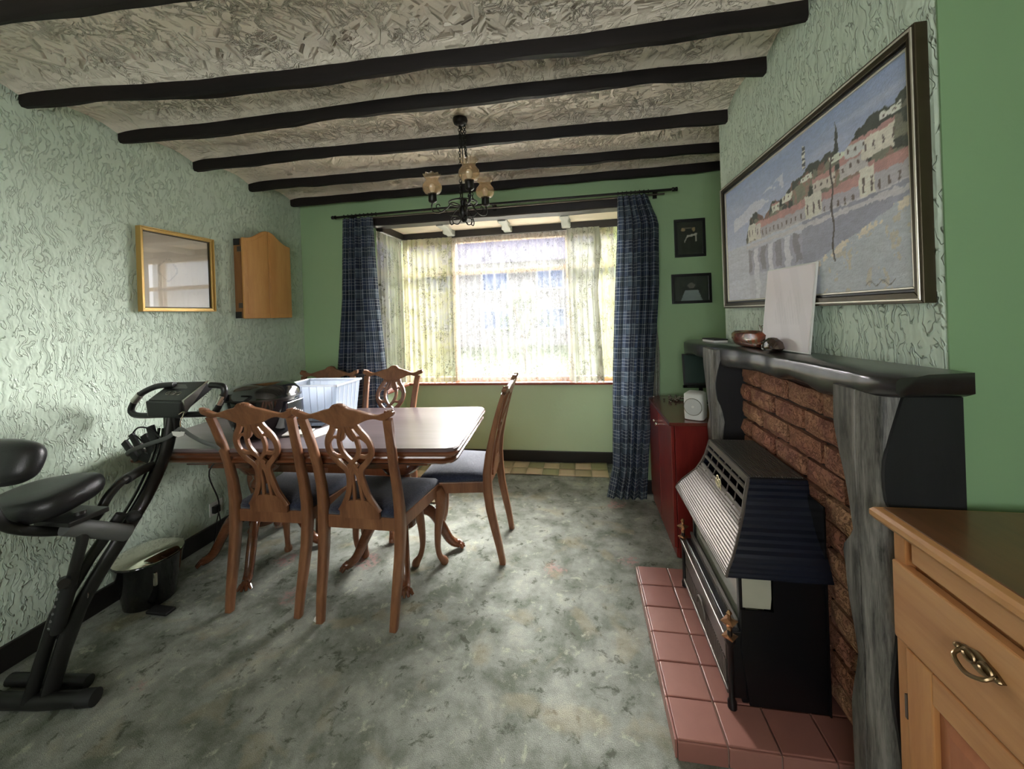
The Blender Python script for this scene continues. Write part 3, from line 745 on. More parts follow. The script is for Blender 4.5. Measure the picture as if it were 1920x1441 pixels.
# hearth
he = thing('hearth', 'low hearth of red quarry tiles in front of the fireplace', 'hearth', (0, 0, 0))
bx('slab', .252, .80, 1.248, 2.062, 0, .050, M['grout'], he, .004)
tiles = {}
HX = [.248, .392, .536, .680, .80]; HY = [1.243 + .1371 * i for i in range(7)]
def tilemesh(x0, x1, y0, y1, z0, z1, key):
    g_ = .0025
    mb = MB(); mb.box(x0 + g_, x1 - g_, y0 + g_, y1 - g_, z0, z1)
    o = mb.build('tile', M['tile'], he, smooth=False, bevel=.0025); return o
for i in range(4):
    for j in range(6): tilemesh(HX[i], HX[i + 1], HY[j], HY[j + 1], .044, .0615 + random.uniform(-.0008, .0008), i)
for j in range(6): MB().box(.242, .2495, HY[j] + .002, HY[j + 1] - .002, .001, .058).build('tile', M['tile'], he, smooth=False, bevel=.002)
for i in range(4): MB().box(HX[i] + .002, HX[i + 1] - .002, 1.2385, 1.2455, .001, .058).build('tile', M['tile'], he, smooth=False, bevel=.002)

# ---------------------------------------------------------------- gas fire
gf = thing('gas_fire', 'old gas fire with dark casing and ribbed bronze canopy on the hearth', 'gas fire', (0, 0, .0625))
Y0, Y1 = 1.370, 1.935
# local z = world - .0625 ; casing
bx('casing', .575, .742, Y0 + .075, Y1 - .075, .0, .50, M['stovedark'], gf, .01)
bx('back_plate', .734, .739, Y0 + .0, Y1 - .0, .0, .66, M['stovedark'], gf, 0)
bx('radiant_panel', .555, .575, Y0 + .05, Y1 - .05, .10, .43, M['radiant'], gf, .004)
o = bx('front_glass', .492, .496, Y0 + .036, Y1 - .036, .18, .45, glass_mat('reflection_glass', (.9, .92, .88), .12, .08, .45, srgb('#c9cbb8')), gf, .001)  # pale body colour stands in for reflections on the glass
for y in (Y0 + .015, Y1 - .035): bx('corner_post', .485, .505, y, y + .02, .0, .44, M['stovedark'], gf, .003)
side = MB().prism([(.495, .315), (.578, .315), (.582, .35), (.582, .44), (.495, .44)], lambda a, b, t: Vector((a, t, b)), Y0 + .014, Y0 + .018)
side.build('side_glass', M['radiant'], gf, smooth=False)
mb = MB().prism([(.742, 0), (.505, 0), (.485, .18), (.488, .31), (.586, .31), (.586, .44), (.742, .44)], lambda a, b, t: Vector((a, t, b)), Y0 + .008, Y0 + .014)
mb.build('side_panel', M['stovedark'], gf, smooth=False)
MB().prism([(.505, 0), (.485, .18), (.51, .44), (.742, .44), (.742, 0)], lambda a, b, t: Vector((a, t, b)), Y1 - .014, Y1 - .008).build('side_panel', M['stovedark'], gf, smooth=False)
# fret box at the bottom
bx('ash_box', .452, .50, Y0 + .012, Y1 - .012, .015, .235, M['stovedark'], gf, .004)
bx('fret_bar', .432, .458, Y0 + .0, Y1 - .0, .205, .225, M['bronzedark'], gf, .004)
bx('fret_bar', .438, .454, Y0 + .01, Y1 - .01, .03, .045, M['bronzedark'], gf, .003)
bx('fret_panel', .444, .454, Y0 + .03, Y1 - .03, .125, .195, M['bronzedark'], gf, .003)
mb = MB()
for k in range(40):
    y = Y0 + .04 + k * (Y1 - Y0 - .08) / 39
    mb.box(.444, .450, y, y + .005, .045, .12)
mb.build('fret_bars', M['bronze'], gf, smooth=False, kind='stuff')
mb = MB()
for k in range(44):
    y = Y0 + .03 + k * (Y1 - Y0 - .06) / 43
    mb.box(.474, .480, y, y + .005, .22, .262)
mb.box(.472, .482, Y0 + .02, Y1 - .02, .258, .268)
mb.build('upper_fret', M['bronze'], gf, smooth=False, kind='stuff')
MB().sweep([(.438, (Y0 + Y1) / 2 + .05 * math.cos(a) , .10 + .045 * math.sin(a)) for a in [PI * k / 10 for k in range(11)]], .005, 8, up=(1, 0, 0)).build('fret_arch', M['bronze'], gf)
for y in (Y0 - .004, Y1 + .004):
    t = MB().lathe([(.014, .0), (.014, .02), (.009, .03), (.009, .20), (.016, .215), (.016, .225), (.008, .235), (.008, .25)], (.447, y, .0), 12).build('corner_spindle', M['stovedark'], gf)
    mb = MB(); mb.lathe([(.010, .215), (.026, .232), (.007, .236), (.009, .262), (.028, .280), (.006, .287), (.006, .298), (.010, .305), (.003, .315)], (.447, y, 0), 4)
    mb.build('pagoda_finial', M['copper'], gf, smooth=False)
# canopy: profile in X-Z, flaring outwards to the bottom
prof = [(.560, .765), (.556, .748), (.545, .705), (.530, .660), (.512, .62), (.490, .585), (.467, .55), (.448, .52), (.438, .498)]
prof = [(a, b - .0625) for a, b in prof]
YCc = 1.672
def hwid(z): return float(np.interp(z + .0625, [.498, .55, .62, .70, .765], [.327, .305, .25, .214, .205]))
CY0c, CY1c = YCc, YCc
def flare(z): return hwid(z) + .03
# side cheeks
for s in (-1, 1):
    mb = MB(); cols_ = []
    dense = []
    for (a0, b0), (a1, b1) in zip(prof[:-1], prof[1:]):
        for q in range(4): dense.append((a0 + (a1 - a0) * q / 4, b0 + (b1 - b0) * q / 4))
    dense.append(prof[-1]); rows = []
    for i, (a, b) in enumerate(dense):
        yo = YCc + s * (hwid(b) + (.0022 if i % 2 and i > 1 else 0)); rows.append([Vector((a + (.742 - a) * q / 6, yo, b)) for q in range(7)])
    m_ = 7; mb.add([p for r in rows for p in r], [(i * m_ + j, i * m_ + j + 1, (i + 1) * m_ + j + 1, (i + 1) * m_ + j) for i in range(len(rows) - 1) for j in range(6)])
    o = mb.build('canopy_side', M['stoveside'], gf, smooth=False)
    sd = o.modifiers.new('thick', 'SOLIDIFY'); sd.thickness = .004; sd.offset = 0
ztop = prof[0][1]
bx('canopy_lid', .560, .742, YCc - .205, YCc + .205, ztop - .006, ztop + .003, M['stovedark'], gf, .002)
mb = MB()
for k in range(22):
    x = .568 + k * .0076
    mb.box(x, x + .0042, YCc - .198, YCc + .198, ztop + .004, ztop + .008)
mb.build('lid_ribs', M['bronze'], gf, smooth=False, kind='stuff')
# canopy front: top rail, open grille with bars, ribbed apron
P_ = [(Vector((a, 0, b))) for a, b in prof]
def along(t):
    n = len(P_) - 1; i = min(int(t * n), n - 1); f = t * n - i
    p = P_[i].lerp(P_[i + 1], f); d = (P_[i + 1] - P_[i]).normalized(); return p, d
def bar(mb, t, h, th, inset=.0):
    p, d = along(t); w_ = flare(p.z) - .03
    nrm = Vector((-d.z, 0, d.x)) * -1
    a0, a1 = CY0c - w_ + inset, CY1c + w_ - inset
    vs = []
    for yy in (a0, a1):
        for s1, s2 in ((-1, 0), (1, 0), (1, 1), (-1, 1)):
            q = p + d * (h / 2 * s1) + Vector((-abs(d.z), 0, -abs(d.x) if d.x < 0 else abs(d.x))) * (th * s2)
            vs.append((q.x, yy, q.z))
    mb.add(vs, [(0, 1, 2, 3), (4, 7, 6, 5), (0, 4, 5, 1), (1, 5, 6, 2), (2, 6, 7, 3), (3, 7, 4, 0)])
mb = MB(); bar(mb, .03, .022, .006); mb.build('canopy_rail', M['bronze'], gf, smooth=False)
for t in (.17, .27, .375):
    mb = MB(); bar(mb, t, .009, .006); mb.build('canopy_rail', M['bronze'], gf, smooth=False)
for k in range(7):
    f_ = -1 + 2 * k / 6; wdt = .010 if k in (0, 6) else .003
    mb = MB(); mb.sweep([(p[0] - .002, YCc + f_ * (hwid(p[1]) - .008), p[1]) for p in prof[:5]], (wdt / 2, .002), square=True, up=(0, 1, 0)); 
    mb.sweep([(p[0] - .002, YCc + f_ * (hwid(p[1]) - .008), p[1]) for p in prof[:4]], [(.002, wdt / 2)] * 4, square=True, up=(0, 1, 0)); mb.build('grille_upright', M['bronze'], gf)
mb = MB()
for k in range(17):
    bar(mb, .415 + k * .0345, .0048, .009)
mb.build('canopy_ribs', M['bronze'], gf, smooth=False, kind='stuff')
mb = MB()
apron = [(a + .004, b) for a, b in prof[3:]]
mb.loft([[Vector((a, YCc + ss * (hwid(b) - .006), b)) for a, b in apron] for ss in (-1, 1)], cap=False, closed=False)
mb.build('apron_backing', M['stovedark'], gf)
for y, s in ((CY0c, -1), (CY1c, 1)):
    MB().sweep([(a - .003, y + s * (flare(b) - .028), b) for a, b in prof], .0045, 6, up=(0, 1, 0)).build('canopy_edge', M['bronze'], gf)
# little scroll emblem
mb = MB(); ec = Vector((.530, 1.665, .60))
for k in range(5):
    a0 = k * 2 * PI / 5; c0 = ec + Vector((-.008, .020 * math.cos(a0), .020 * math.sin(a0)))
    mb.sweep([c0 + Vector((0, .011 * math.cos(b), .011 * math.sin(b))) for b in [2 * PI * q / 10 for q in range(10)]], .0022, 5, up=(1, 0, 0), closed=True)
mb.sweep([ec + Vector((-.008, .012 * math.cos(b), .012 * math.sin(b))) for b in [2 * PI * q / 12 for q in range(12)]], .003, 5, up=(1, 0, 0), closed=True)
mb.build('emblem', plain('cream_metal', srgb('#e8ddb8'), .3, .5), gf)

# ================================================================== THINGS ON THE MANTEL
t = thing('leaning_print', 'unframed pale print sheet leaning against the big painting on the mantel', 'print', (.735, 1.585, zt(1.52) + .001))
sheet = MB(); 
vs = []
m4 = Matrix.Rotation(math.radians(5), 4, 'Z') @ Matrix.Rotation(math.radians(6.5), 4, 'Y')
mb = MB().box(-.003, .003, -.145, .14, .002, .31, m4); 
def paint_mesh(name, fn, nu, nv, place, mat, parent):
    vs, cs = [], []
    for j in range(nv + 1):
        for i in range(nu + 1):
            u, v = i / nu, j / nv; vs.append(place(u, v)); cs.append(fn(u, v))
    n = nu + 1; fs = [(j * n + i, j * n + i + 1, (j + 1) * n + i + 1, (j + 1) * n + i) for j in range(nv) for i in range(nu)]
    me = bpy.data.meshes.new(name); me.from_pydata(vs, [], fs)
    ca = me.color_attributes.new('Col', 'FLOAT_COLOR', 'POINT')
    ca.data.foreach_set('color', np.array([col4(c) for c in cs], dtype=np.float32).ravel())
    me.materials.append(mat); o = bpy.data.objects.new(name, me); COL.objects.link(o); o.parent = parent
    return o
mb.build('backing', M['white'], t, smooth=False)
def fn(u, v):
    b = np.array(srgb('#dfd5d6'))
    if .3 < v < .78:
        for cx, wd in ((.35, .09), (.55, .10), (.72, .07)):
            top = .72 - abs(u - cx) * 2.2
            if abs(u - cx) < wd and v < top: b = b * (.90 + .1 * abs(math.sin(u * 60 + v * 20)))
    return tuple(b * (1 - .05 * (wob(u * 7 + v * 3, 2, 1) > .2)))
paint_mesh('picture', fn, 60, 60, lambda u, v: m4 @ Vector((-.0035, .136 - .277 * u, .006 + .30 * v)), M['gloss_print'], t)

def superloft(name, secs, mat, parent, n=28, e=.6, loc=None, rot=None, sub=0, angle=60):
    """secs: (cx, cy, z, rx, ry)"""
    mb = MB(); rings = []
    for cx, cy, z, rx, ry in secs:
        ring = []
        for k in range(n):
            a = 2 * PI * k / n; c_, s2 = math.cos(a), math.sin(a)
            ring.append(Vector((cx + rx * math.copysign(abs(c_) ** e, c_), cy + ry * math.copysign(abs(s2) ** e, s2), z)))
        rings.append(ring)
    mb.loft(rings); return mb.build(name, mat, parent, loc=loc, rot=rot, sub=sub, angle=angle)
t = thing('ceramic_bowl', 'oblong marbled brown glazed ceramic bowl near the far end of the mantel', 'bowl', (.742, 1.865, zt(1.86) + .001)); t.scale = (1, 1.12, 1.25); t.rotation_euler = (-.029, 0, 0)
superloft('body', [(0, 0, .001, .022, .09), (0, 0, .006, .034, .13), (0, 0, .025, .045, .155), (0, 0, .045, .045, .155), (0, 0, .056, .036, .13), (0, 0, .056, .028, .115), (0, 0, .040, .030, .12), (0, 0, .02, .024, .09)], M['bowl'], t, e=.8)
superloft('contents', [(0, 0, .036, .028, .115), (0, 0, .046, .020, .10), (0, 0, .048, .008, .05)], M['blackmatte'], t, e=.9)
t = thing('glass_ornament', 'small dark brown glass ornament between the bowl and the leaning print', 'ornament', (.708, 1.60, zt(1.6) + .001)); t.rotation_euler = (-.029, 0, 0)
superloft('body', [(0, 0, .001, .020, .035), (0, 0, .012, .030, .055), (0, 0, .035, .026, .046), (0, 0, .050, .012, .02), (0, 0, .052, .004, .006)], glass_mat('brown_glass', (.35, .25, .2), .12, .05, .55, srgb('#3c2620')), t, e=.9)
MB().ball((-.005, .062, .008), (.008, .012, .007)).build('stopper', M['white'], t)
t = thing('wire_trinket', 'small tangle of pale wire behind the brown ceramic bowl', 'trinket', (.782, 1.80, zt(1.80)))
mb = MB()
for k in range(4): mb.sweep([(.006 * math.sin(k), .05 * math.cos(a) * (1 - .15 * k) + .02 * k, .066 + .026 * math.sin(a + k * .4)) for a in [PI * 2 * q / 18 for q in range(18)]], .0018, 5, up=(1, 0, 0), closed=True)
mb.build('wire', M['silver'], t); MB().sweep([(0, .0, 0), (0, .0, .045)], .003, 6).build('stem', M['silver'], t)
t = thing('small_box', 'thin dark box with a white edge at the far end of the mantel', 'box', (.745, 2.36, zt(2.36) + .001)); t.rotation_euler = (-.029, 0, 0)
bx('lid', -.035, .035, -.11, .10, .012, .020, M['blackmatte'], t, .002); bx('tray', -.033, .033, -.108, .098, 0, .012, M['white'], t, .001)

# ================================================================== LARGE PAINTING
FY0, FY1, FZ0, FZ1 = 1.035, 2.275, 1.353, 1.992
pt = thing('large_painting', 'wide framed oil painting of a hillside harbour town on the chimney breast', 'painting', (.80, (FY0 + FY1) / 2, (FZ0 + FZ1) / 2))
hw, hh = (FY1 - FY0) / 2, (FZ1 - FZ0) / 2
def frame_parts(root, hw, hh, steps, axis, sgn, name='frame_rail'):
    """steps: list of (inset0, inset1, depth0, depth1, material). axis 'X' wall normal along X; sgn direction towards the room"""
    for (i0, i1, d0, d1, mat) in steps:
        A = [(-hw + i0, -hh + i0), (hw - i0, -hh + i0), (hw - i0, hh - i0), (-hw + i0, hh - i0)]
        B = [(-hw + i1, -hh + i1), (hw - i1, -hh + i1), (hw - i1, hh - i1), (-hw + i1, hh - i1)]
        for k in range(4):
            l = (k + 1) % 4; vs = []
            for (a, b) in (A[k], A[l], B[l], B[k]):
                for d in (d0, d1):
                    vs.append(Vector((sgn * d, a, b)) if axis == 'X' else Vector((a, sgn * d, b)))
            MB().add(vs, [(0, 1, 3, 2), (2, 3, 5, 4), (4, 5, 7, 6), (6, 7, 1, 0), (0, 2, 4, 6), (1, 7, 5, 3)]).build(name, mat, root, smooth=False, bevel=.0015)
frame_parts(pt, hw, hh, [(0, .026, 0, .026, M['darkgold']), (.006, .012, .026, .030, M['framelip']), (.026, .034, 0, .020, M['stovedark']), (.034, .040, 0, .018, M['framelip'])], 'X', -1)
rngp = np.random.RandomState(4)
NG = rngp.rand(64, 64)
def vn(x, y):
    xi, yi = math.floor(x), math.floor(y); fx, fy = x - xi, y - yi
    fx = fx * fx * (3 - 2 * fx); fy = fy * fy * (3 - 2 * fy)
    g = lambda a, b: NG[a % 64, b % 64]
    return (g(xi, yi) * (1 - fx) + g(xi + 1, yi) * fx) * (1 - fy) + (g(xi, yi + 1) * (1 - fx) + g(xi + 1, yi + 1) * fx) * fy
def fbm(x, y): return .5 * vn(x, y) + .3 * vn(x * 2.1 + 5, y * 2.1) + .2 * vn(x * 4.3, y * 4.3 + 9)
S = lambda h: np.array(srgb(h))
ridge = [(0, .5), (.2, .50), (.245, .66), (.30, .68), (.36, .60), (.42, .69), (.50, .67), (.55, .73), (.60, .74), (.65, .80), (.70, .77), (.74, .79), (.80, .74), (.85, .80), (.90, .84), (.95, .82), (1, .86)]
bldgs = [  # u0, u1, base, eave, wall colour, roof height
    (.22, .30, .47, .60, '#d9d6cd', .0), (.29, .35, .46, .58, '#d2cdc8', .02), (.33, .64, .45, .545, '#b3aeb4', .045), (.62, .70, .43, .60, '#d8d5cb', .0), (.70, .86, .43, .53, '#b3aeb8', .05),
    (.85, .905, .42, .60, '#dedad0', .02), (.90, 1.0, .43, .55, '#b8b4bb', .05), (.66, .76, .60, .66, '#cfc8c0', .03), (.78, .88, .60, .68, '#c4bfc0', .03), (.86, .96, .64, .74, '#ddd8cd', .02),
    (.42, .47, .61, .66, '#d5d6cb', .01), (.49, .55, .64, .69, '#dcdcd2', .0), (.60, .66, .70, .735, '#dde0d6', .0), (.74, .80, .71, .75, '#d6dccf', .0), (.80, .87, .69, .75, '#cfd0d0', .02), (.92, .98, .78, .81, '#dfe2da', .0)]
def art(u, v):
    n = fbm(u * 9, v * 9); n2 = fbm(u * 40, v * 14)
    rz = np.interp(u, [p[0] for p in ridge], [p[1] for p in ridge]) + .03 * (fbm(u * 30, 3) - .5)
    shore = .46 + .0 * u
    if v > rz or u < .2 and v > .46:   # sky
        c = S('#8d9ec2') * (v ** 1.5) + S('#c9cbdc') * (1 - v ** 1.5)
        s = fbm(u * 3 + v * 2.5, v * 16); c = c * (1 - .45 * max(0, s - .45) * 2) + S('#dcdce8') * (.9 * max(0, s - .45))
        if abs(v - (.62 + .35 * u)) < .05 + .04 * (n - .5) and .08 < u < .5 and n > .42: c = c * .55 + S('#eceaf0') * .45
        if .612 < u < .628 and .78 < v < .92: c = S('#e6e4e0') if int(v * 60) % 2 else S('#474a55')
        if abs(u - .769) < .010 * (1 - (v - .78) / .16) and .76 < v < .93: c = S('#2f3632')
        return c
    if v > shore:   # hill with trees and houses
        c = S('#6c6a5e') * (1 - n) + S('#8d8d78') * n
        c = c * (.75 + .5 * n2)
        if rz - v < .05 or (vn(u * 26, v * 22) > .62 and v > .56): c = S('#3c4137') * (.6 + .9 * n2)
        if n2 > .56 and v < .75: c = c * .5 + S('#a67268') * .5
        for (a, b, z0, z1, wc, rh) in bldgs:
            if a <= u < b:
                if z0 <= v < z1:
                    c = S(wc) * (.9 + .2 * n2)
                    k = (u - a) / .028; fr = k - math.floor(k)
                    if .35 < fr < .6 and (z0 + (z1 - z0) * .35) < v < (z0 + (z1 - z0) * .72): c = S('#6b5c56')
                elif z1 <= v < z1 + rh: c = S('#bb8f8c') * (.8 + .4 * n2)
        if abs(v - .455) < .012 + .02 * (n - .4): c = c * .4 + S('#d8d6da') * .6
        return c
    # foreground: water left, quay and beach right
    edge = .22 + .30 * (u - .62)
    if u > .62 and v < .42 and v < np.interp(u, [.62, .75, 1.0], [.16, .25, .40]):
        c = S('#b6bac2') * (.88 + .25 * n)
        if n2 > .63: c = S('#bdb7ad')
        if abs(v - np.interp(u, [.62, .75, 1.0], [.16, .25, .40])) < .04 and n2 > .5: c = S('#d9cfc2')
        return c
    c = S('#c6c8d4') * (.86 + .25 * fbm(u * 4, v * 40))
    if .22 < u < .74 and v < .40:
        c = S('#a9a8b8') * (.85 + .3 * n2)
        k = math.sin(u * 55 + 3 * n); 
        if v > .22 and k > .55: c = S('#8b8793') * (.85 + .3 * n2)
        elif k < -.5: c = S('#d3d2dc')
        if v < .2: c = c * .4 + S('#cfd0da') * .6
    if u >= .6: c = S('#9b9cad') * (.85 + .3 * n)
    if abs(v - .43) < .015 and u > .2: c = S('#c9c6cc')
    return c
def art2(u, v):
    du, dv = fbm(u * 60, v * 40) - .5, fbm(u * 45 + 7, v * 50) - .5
    c = art(min(.999, max(0, u + .010 * du)), min(.999, max(0, v + .030 * dv))) * (1 + .35 * (fbm(u * 70 + v * 60, v * 110 - u * 30) - .5))
    if abs(u - .746 + .004 * math.sin(v * 30)) < .0035 and .17 < v < .77: c = S('#4b403a')
    if abs(v - .03 - .012 * math.sin(u * 160)) < .004 and .86 < u < .95: c = S('#6e6a66')
    return tuple(np.clip((c * 1.2 + .10 * np.array((.72, .72, .78))) * 1.0, 0, 1))
ci = .040
paint_mesh('canvas', art2, 330, 172, lambda u, v: (-.012, (hw - ci) - 2 * (hw - ci) * u, -(hh - ci) + 2 * (hh - ci) * v), M['canvas'], pt)

# ================================================================== SMALL PICTURES ON THE WINDOW WALL
def small_pic(label, cx, cz, w_, h_, tilt, fn):
    t = thing('framed_picture', label, 'picture', (cx, YB, cz)); t.rotation_euler = (0, tilt, 0)
    frame_parts(t, w_ / 2, h_ / 2, [(0, .020, .0, .016, M['black'])], 'Y', -1)
    paint_mesh('photo', fn, 40, 40, lambda u, v: (-w_ / 2 + .018 + (w_ - .036) * u, -.008, -h_ / 2 + .018 + (h_ - .036) * v), M['photo'], t)
    bx('glass', -w_ / 2 + .019, w_ / 2 - .019, -.0115, -.010, -h_ / 2 + .019, h_ / 2 - .019, M['picglass'], t, 0)
def ph1(u, v):
    c = S('#22241f')
    line = [(.30, .40), (.40, .55), (.62, .58), (.78, .62)]
    d = min(abs(v - np.interp(u, [p[0] for p in line], [p[1] for p in line])), 1) if .28 < u < .8 else 1
    if d < .03 or (abs(u - .74) < .02 and .38 < v < .62): c = S('#c9c5bb')
    if (u - .25) ** 2 * 1.2 + (v - .76) ** 2 * 2 < .007 or (u - .66) ** 2 + (v - .76) ** 2 < .004: c = S('#b39a72')
    if abs(v - .79) < .012 and .25 < u < .6: c = S('#8d8574')
    return c
def ph2(u, v):
    c = S('#2b2f2e'); d = (u - .5) ** 2 + (v - .62) ** 2
    if d < .012: c = S('#6f6a66')
    if v < .45 and abs(u - .5) < .32 - v * .3: c = S('#8f9c9b')
    return c * (.85 + .3 * fbm(u * 8, v * 8))
small_pic('black framed picture of a trumpet-like figure, upper of two right of the bay', .813, 1.870, .212, .275, .0, ph1)
small_pic('black framed dark portrait photograph, lower of two right of the bay', .812, 1.503, .272, .215, -.0, ph2)

# ================================================================== LEFT WALL THINGS
t = thing('gilt_framed_print', 'gold framed glazed print with a pale cream sheet on the left wall', 'picture', (XL, 1.958, 1.678))
frame_parts(t, .217, .232, [(0, .006, 0, .034, M['gold']), (.006, .020, 0, .024, M['gold']), (.020, .026, 0, .017, M['darkgold'])], 'X', 1)
def ph3(u, v):
    c = S('#d6c9b8') * (.95 + .08 * fbm(u * 4, v * 4)); r = math.hypot((u - .35) * 1.1, (v - .52))
    if abs(r - .14 - .015 * math.sin(u * 40)) < .006: c = c * .75
    return c
paint_mesh('print', ph3, 60, 60, lambda u, v: (.008, -.195 + .39 * u, -.21 + .42 * v), M['photo'], t)
bx('glass', .011, .013, -.193, .193, -.208, .208, M['picglass'], t, 0)

t = thing('wall_cupboard', 'small varnished pine wall cupboard with an arched double door', 'cupboard', (XL, 2.575, 1.40))
def arch(y):  # door top outline: y from -.225 to .225
    return .555 + .085 * math.exp(-(abs(y) / .12) ** 2.2)
bx('carcass', .0, .055, -.225, .225, .0, .55, wood('pine_carcass', srgb('#6f4a28'), srgb('#946538'), .5), t, .003)
for s in (-1, 1):
    y0, y1 = (-.225, -.001) if s < 0 else (.001, .225)
    ys = [y0 + (y1 - y0) * k / 16 for k in range(17)]
    poly = [(y0, -.004)] + [(y1, -.004)] + [(y, arch(y)) for y in ys[::-1]]
    d = MB().prism(poly, lambda a, b, t_: Vector((t_, a, b)), .058, .076).build('door', M['pine'], t, bevel=.004, angle=30)
    i = .028
    ys = [y0 + (i if s < 0 else .012) + (y1 - y0 - i - .012) * k / 16 for k in range(17)]
    poly = [(ys[0], i), (ys[-1], i)] + [(y, arch(y) - i) for y in ys[::-1]]
    MB().prism(poly, lambda a, b, t_: Vector((t_, a, b)), .076, .0785).build('door_panel', M['pine'], d, bevel=.002)
for z in (.07, .46): bx('hinge', .03, .060, -.2285, -.2245, z, z + .035, M['bronzedark'], t, .001)
for z in (.0, .505): bx('corner_bracket', .002, .05, -.2275, -.2245, z, z + .045, M['blackmatte'], t, .001)

t = thing('wall_socket', 'white double wall socket low on the left wall under the table', 'socket', (XL, 2.15, .19))
bx('plate', .0, .008, -.045, .045, -.04, .045, M['white'], t, .002)
bx('plug', .008, .035, -.035, .005, -.022, .022, M['black'], t, .004)
o = MB().sweep(smooth_pts([(-1.86, 1.84, .694), (-1.93, 1.75, .60), (-2.04, 1.90, .36), (-2.17, 2.0, .17), (-2.22, 2.03, .02), (-2.24, 2.10, .012), (-2.27, 2.13, .06), (-2.298, 2.135, .185)], 6), .0035, 6, up='auto').build('power_cable', M['black'])
tag(o, 'thin black power cable hanging from the table towards the wall socket', 'cable')

# ================================================================== DINING TABLE
TA = math.radians(4.0)
tb = thing('dining_table', 'mahogany double-pedestal dining table with a moulded edge and a top coloured with grey sheen', 'table', (-1.445, 2.048, 0), TA)
L2, W2 = .855, .41
def rrect(hx, hy, z, ch=.045):
    return [Vector(p) for p in ((-hx + ch, -hy, z), (hx - ch, -hy, z), (hx - ch * .3, -hy + ch * .3, z), (hx, -hy + ch, z), (hx, hy - ch, z), (hx - ch * .3, hy - ch * .3, z), (hx - ch, hy, z), (-hx + ch, hy, z), (-hx, hy - ch, z), (-hx, -hy + ch, z))]
mb = MB(); mb.loft([rrect(L2 - i, W2 - i, z) for i, z in ((.006, .746), (.004, .756), (.010, .762))]); 
mb.build('table_top', M['tabletop'], tb, angle=20)
mb = MB(); mb.loft([rrect(L2 - i, W2 - i, z) for i, z in ((.05, .680), (.024, .684), (.012, .694), (.010, .704), (.020, .712), (.022, .720), (.004, .726), (.0, .734), (.0, .742), (.006, .746))])
mb.build('moulded_edge', M['table'], tb, angle=25)
mb = MB()
for (x0, x1, y0, y1) in ((-.66, .66, -.24, -.215), (-.66, .66, .215, .24), (-.66, -.635, -.215, .215), (.635, .66, -.215, .215)): mb.box(x0, x1, y0, y1, .62, .682)
mb.build('apron', M['table'], tb, smooth=False, bevel=.003)
for px in (-.42, .43):
    pd = MB().lathe([(.05, .60), (.11, .595), (.12, .575), (.118, .545), (.09, .505), (.05, .485), (.045, .46), (.06, .44), (.062, .42), (.045, .40), (.042, .34), (.055, .30), (.07, .27), (.072, .20), (.05, .18), (.02, .175)], (px, 0, 0), 28).build('pedestal', M['table'], tb)
    bx('top_block', px - .12, px + .12, -.235, .235, .60, .62, M['table'], pd, .004)
    for k in range(4):
        a = math.radians(22 + 90 * k)
        prof_ = [(.05, .24), (.10, .265), (.16, .235), (.21, .15), (.25, .07), (.285, .035), (.31, .03)]
        pts = smooth_pts([(px + r * math.cos(a), r * math.sin(a), z) for r, z in prof_], 4); n = len(pts)
        rad = [(.020 + .004 * math.sin(i / n * PI), .034 - .014 * i / n) for i in range(n)]
        lg = MB().sweep(pts, rad, 12).build('leg', M['table'], pd)
        mb = MB()
        for tt in (-.4, -.13, .13, .4):
            b = a + tt; c0 = Vector((px + .295 * math.cos(a), .295 * math.sin(a), .02))
            mb.sweep([c0 + Vector((0, 0, .010)), c0 + Vector((.028 * math.cos(b * 1.0 + tt), .028 * math.sin(b + tt), .006)), c0 + Vector((.045 * math.cos(b + tt), .045 * math.sin(b + tt), -.010))], [.012, .011, .006], 8)
        mb.sweep([c0_ for c0_ in ((px + .27 * math.cos(a), .27 * math.sin(a), .045), (px + .31 * math.cos(a), .31 * math.sin(a), .022))], [.024, .020], 10)
        lg2 = mb.build('claw_foot', M['table'], pd)

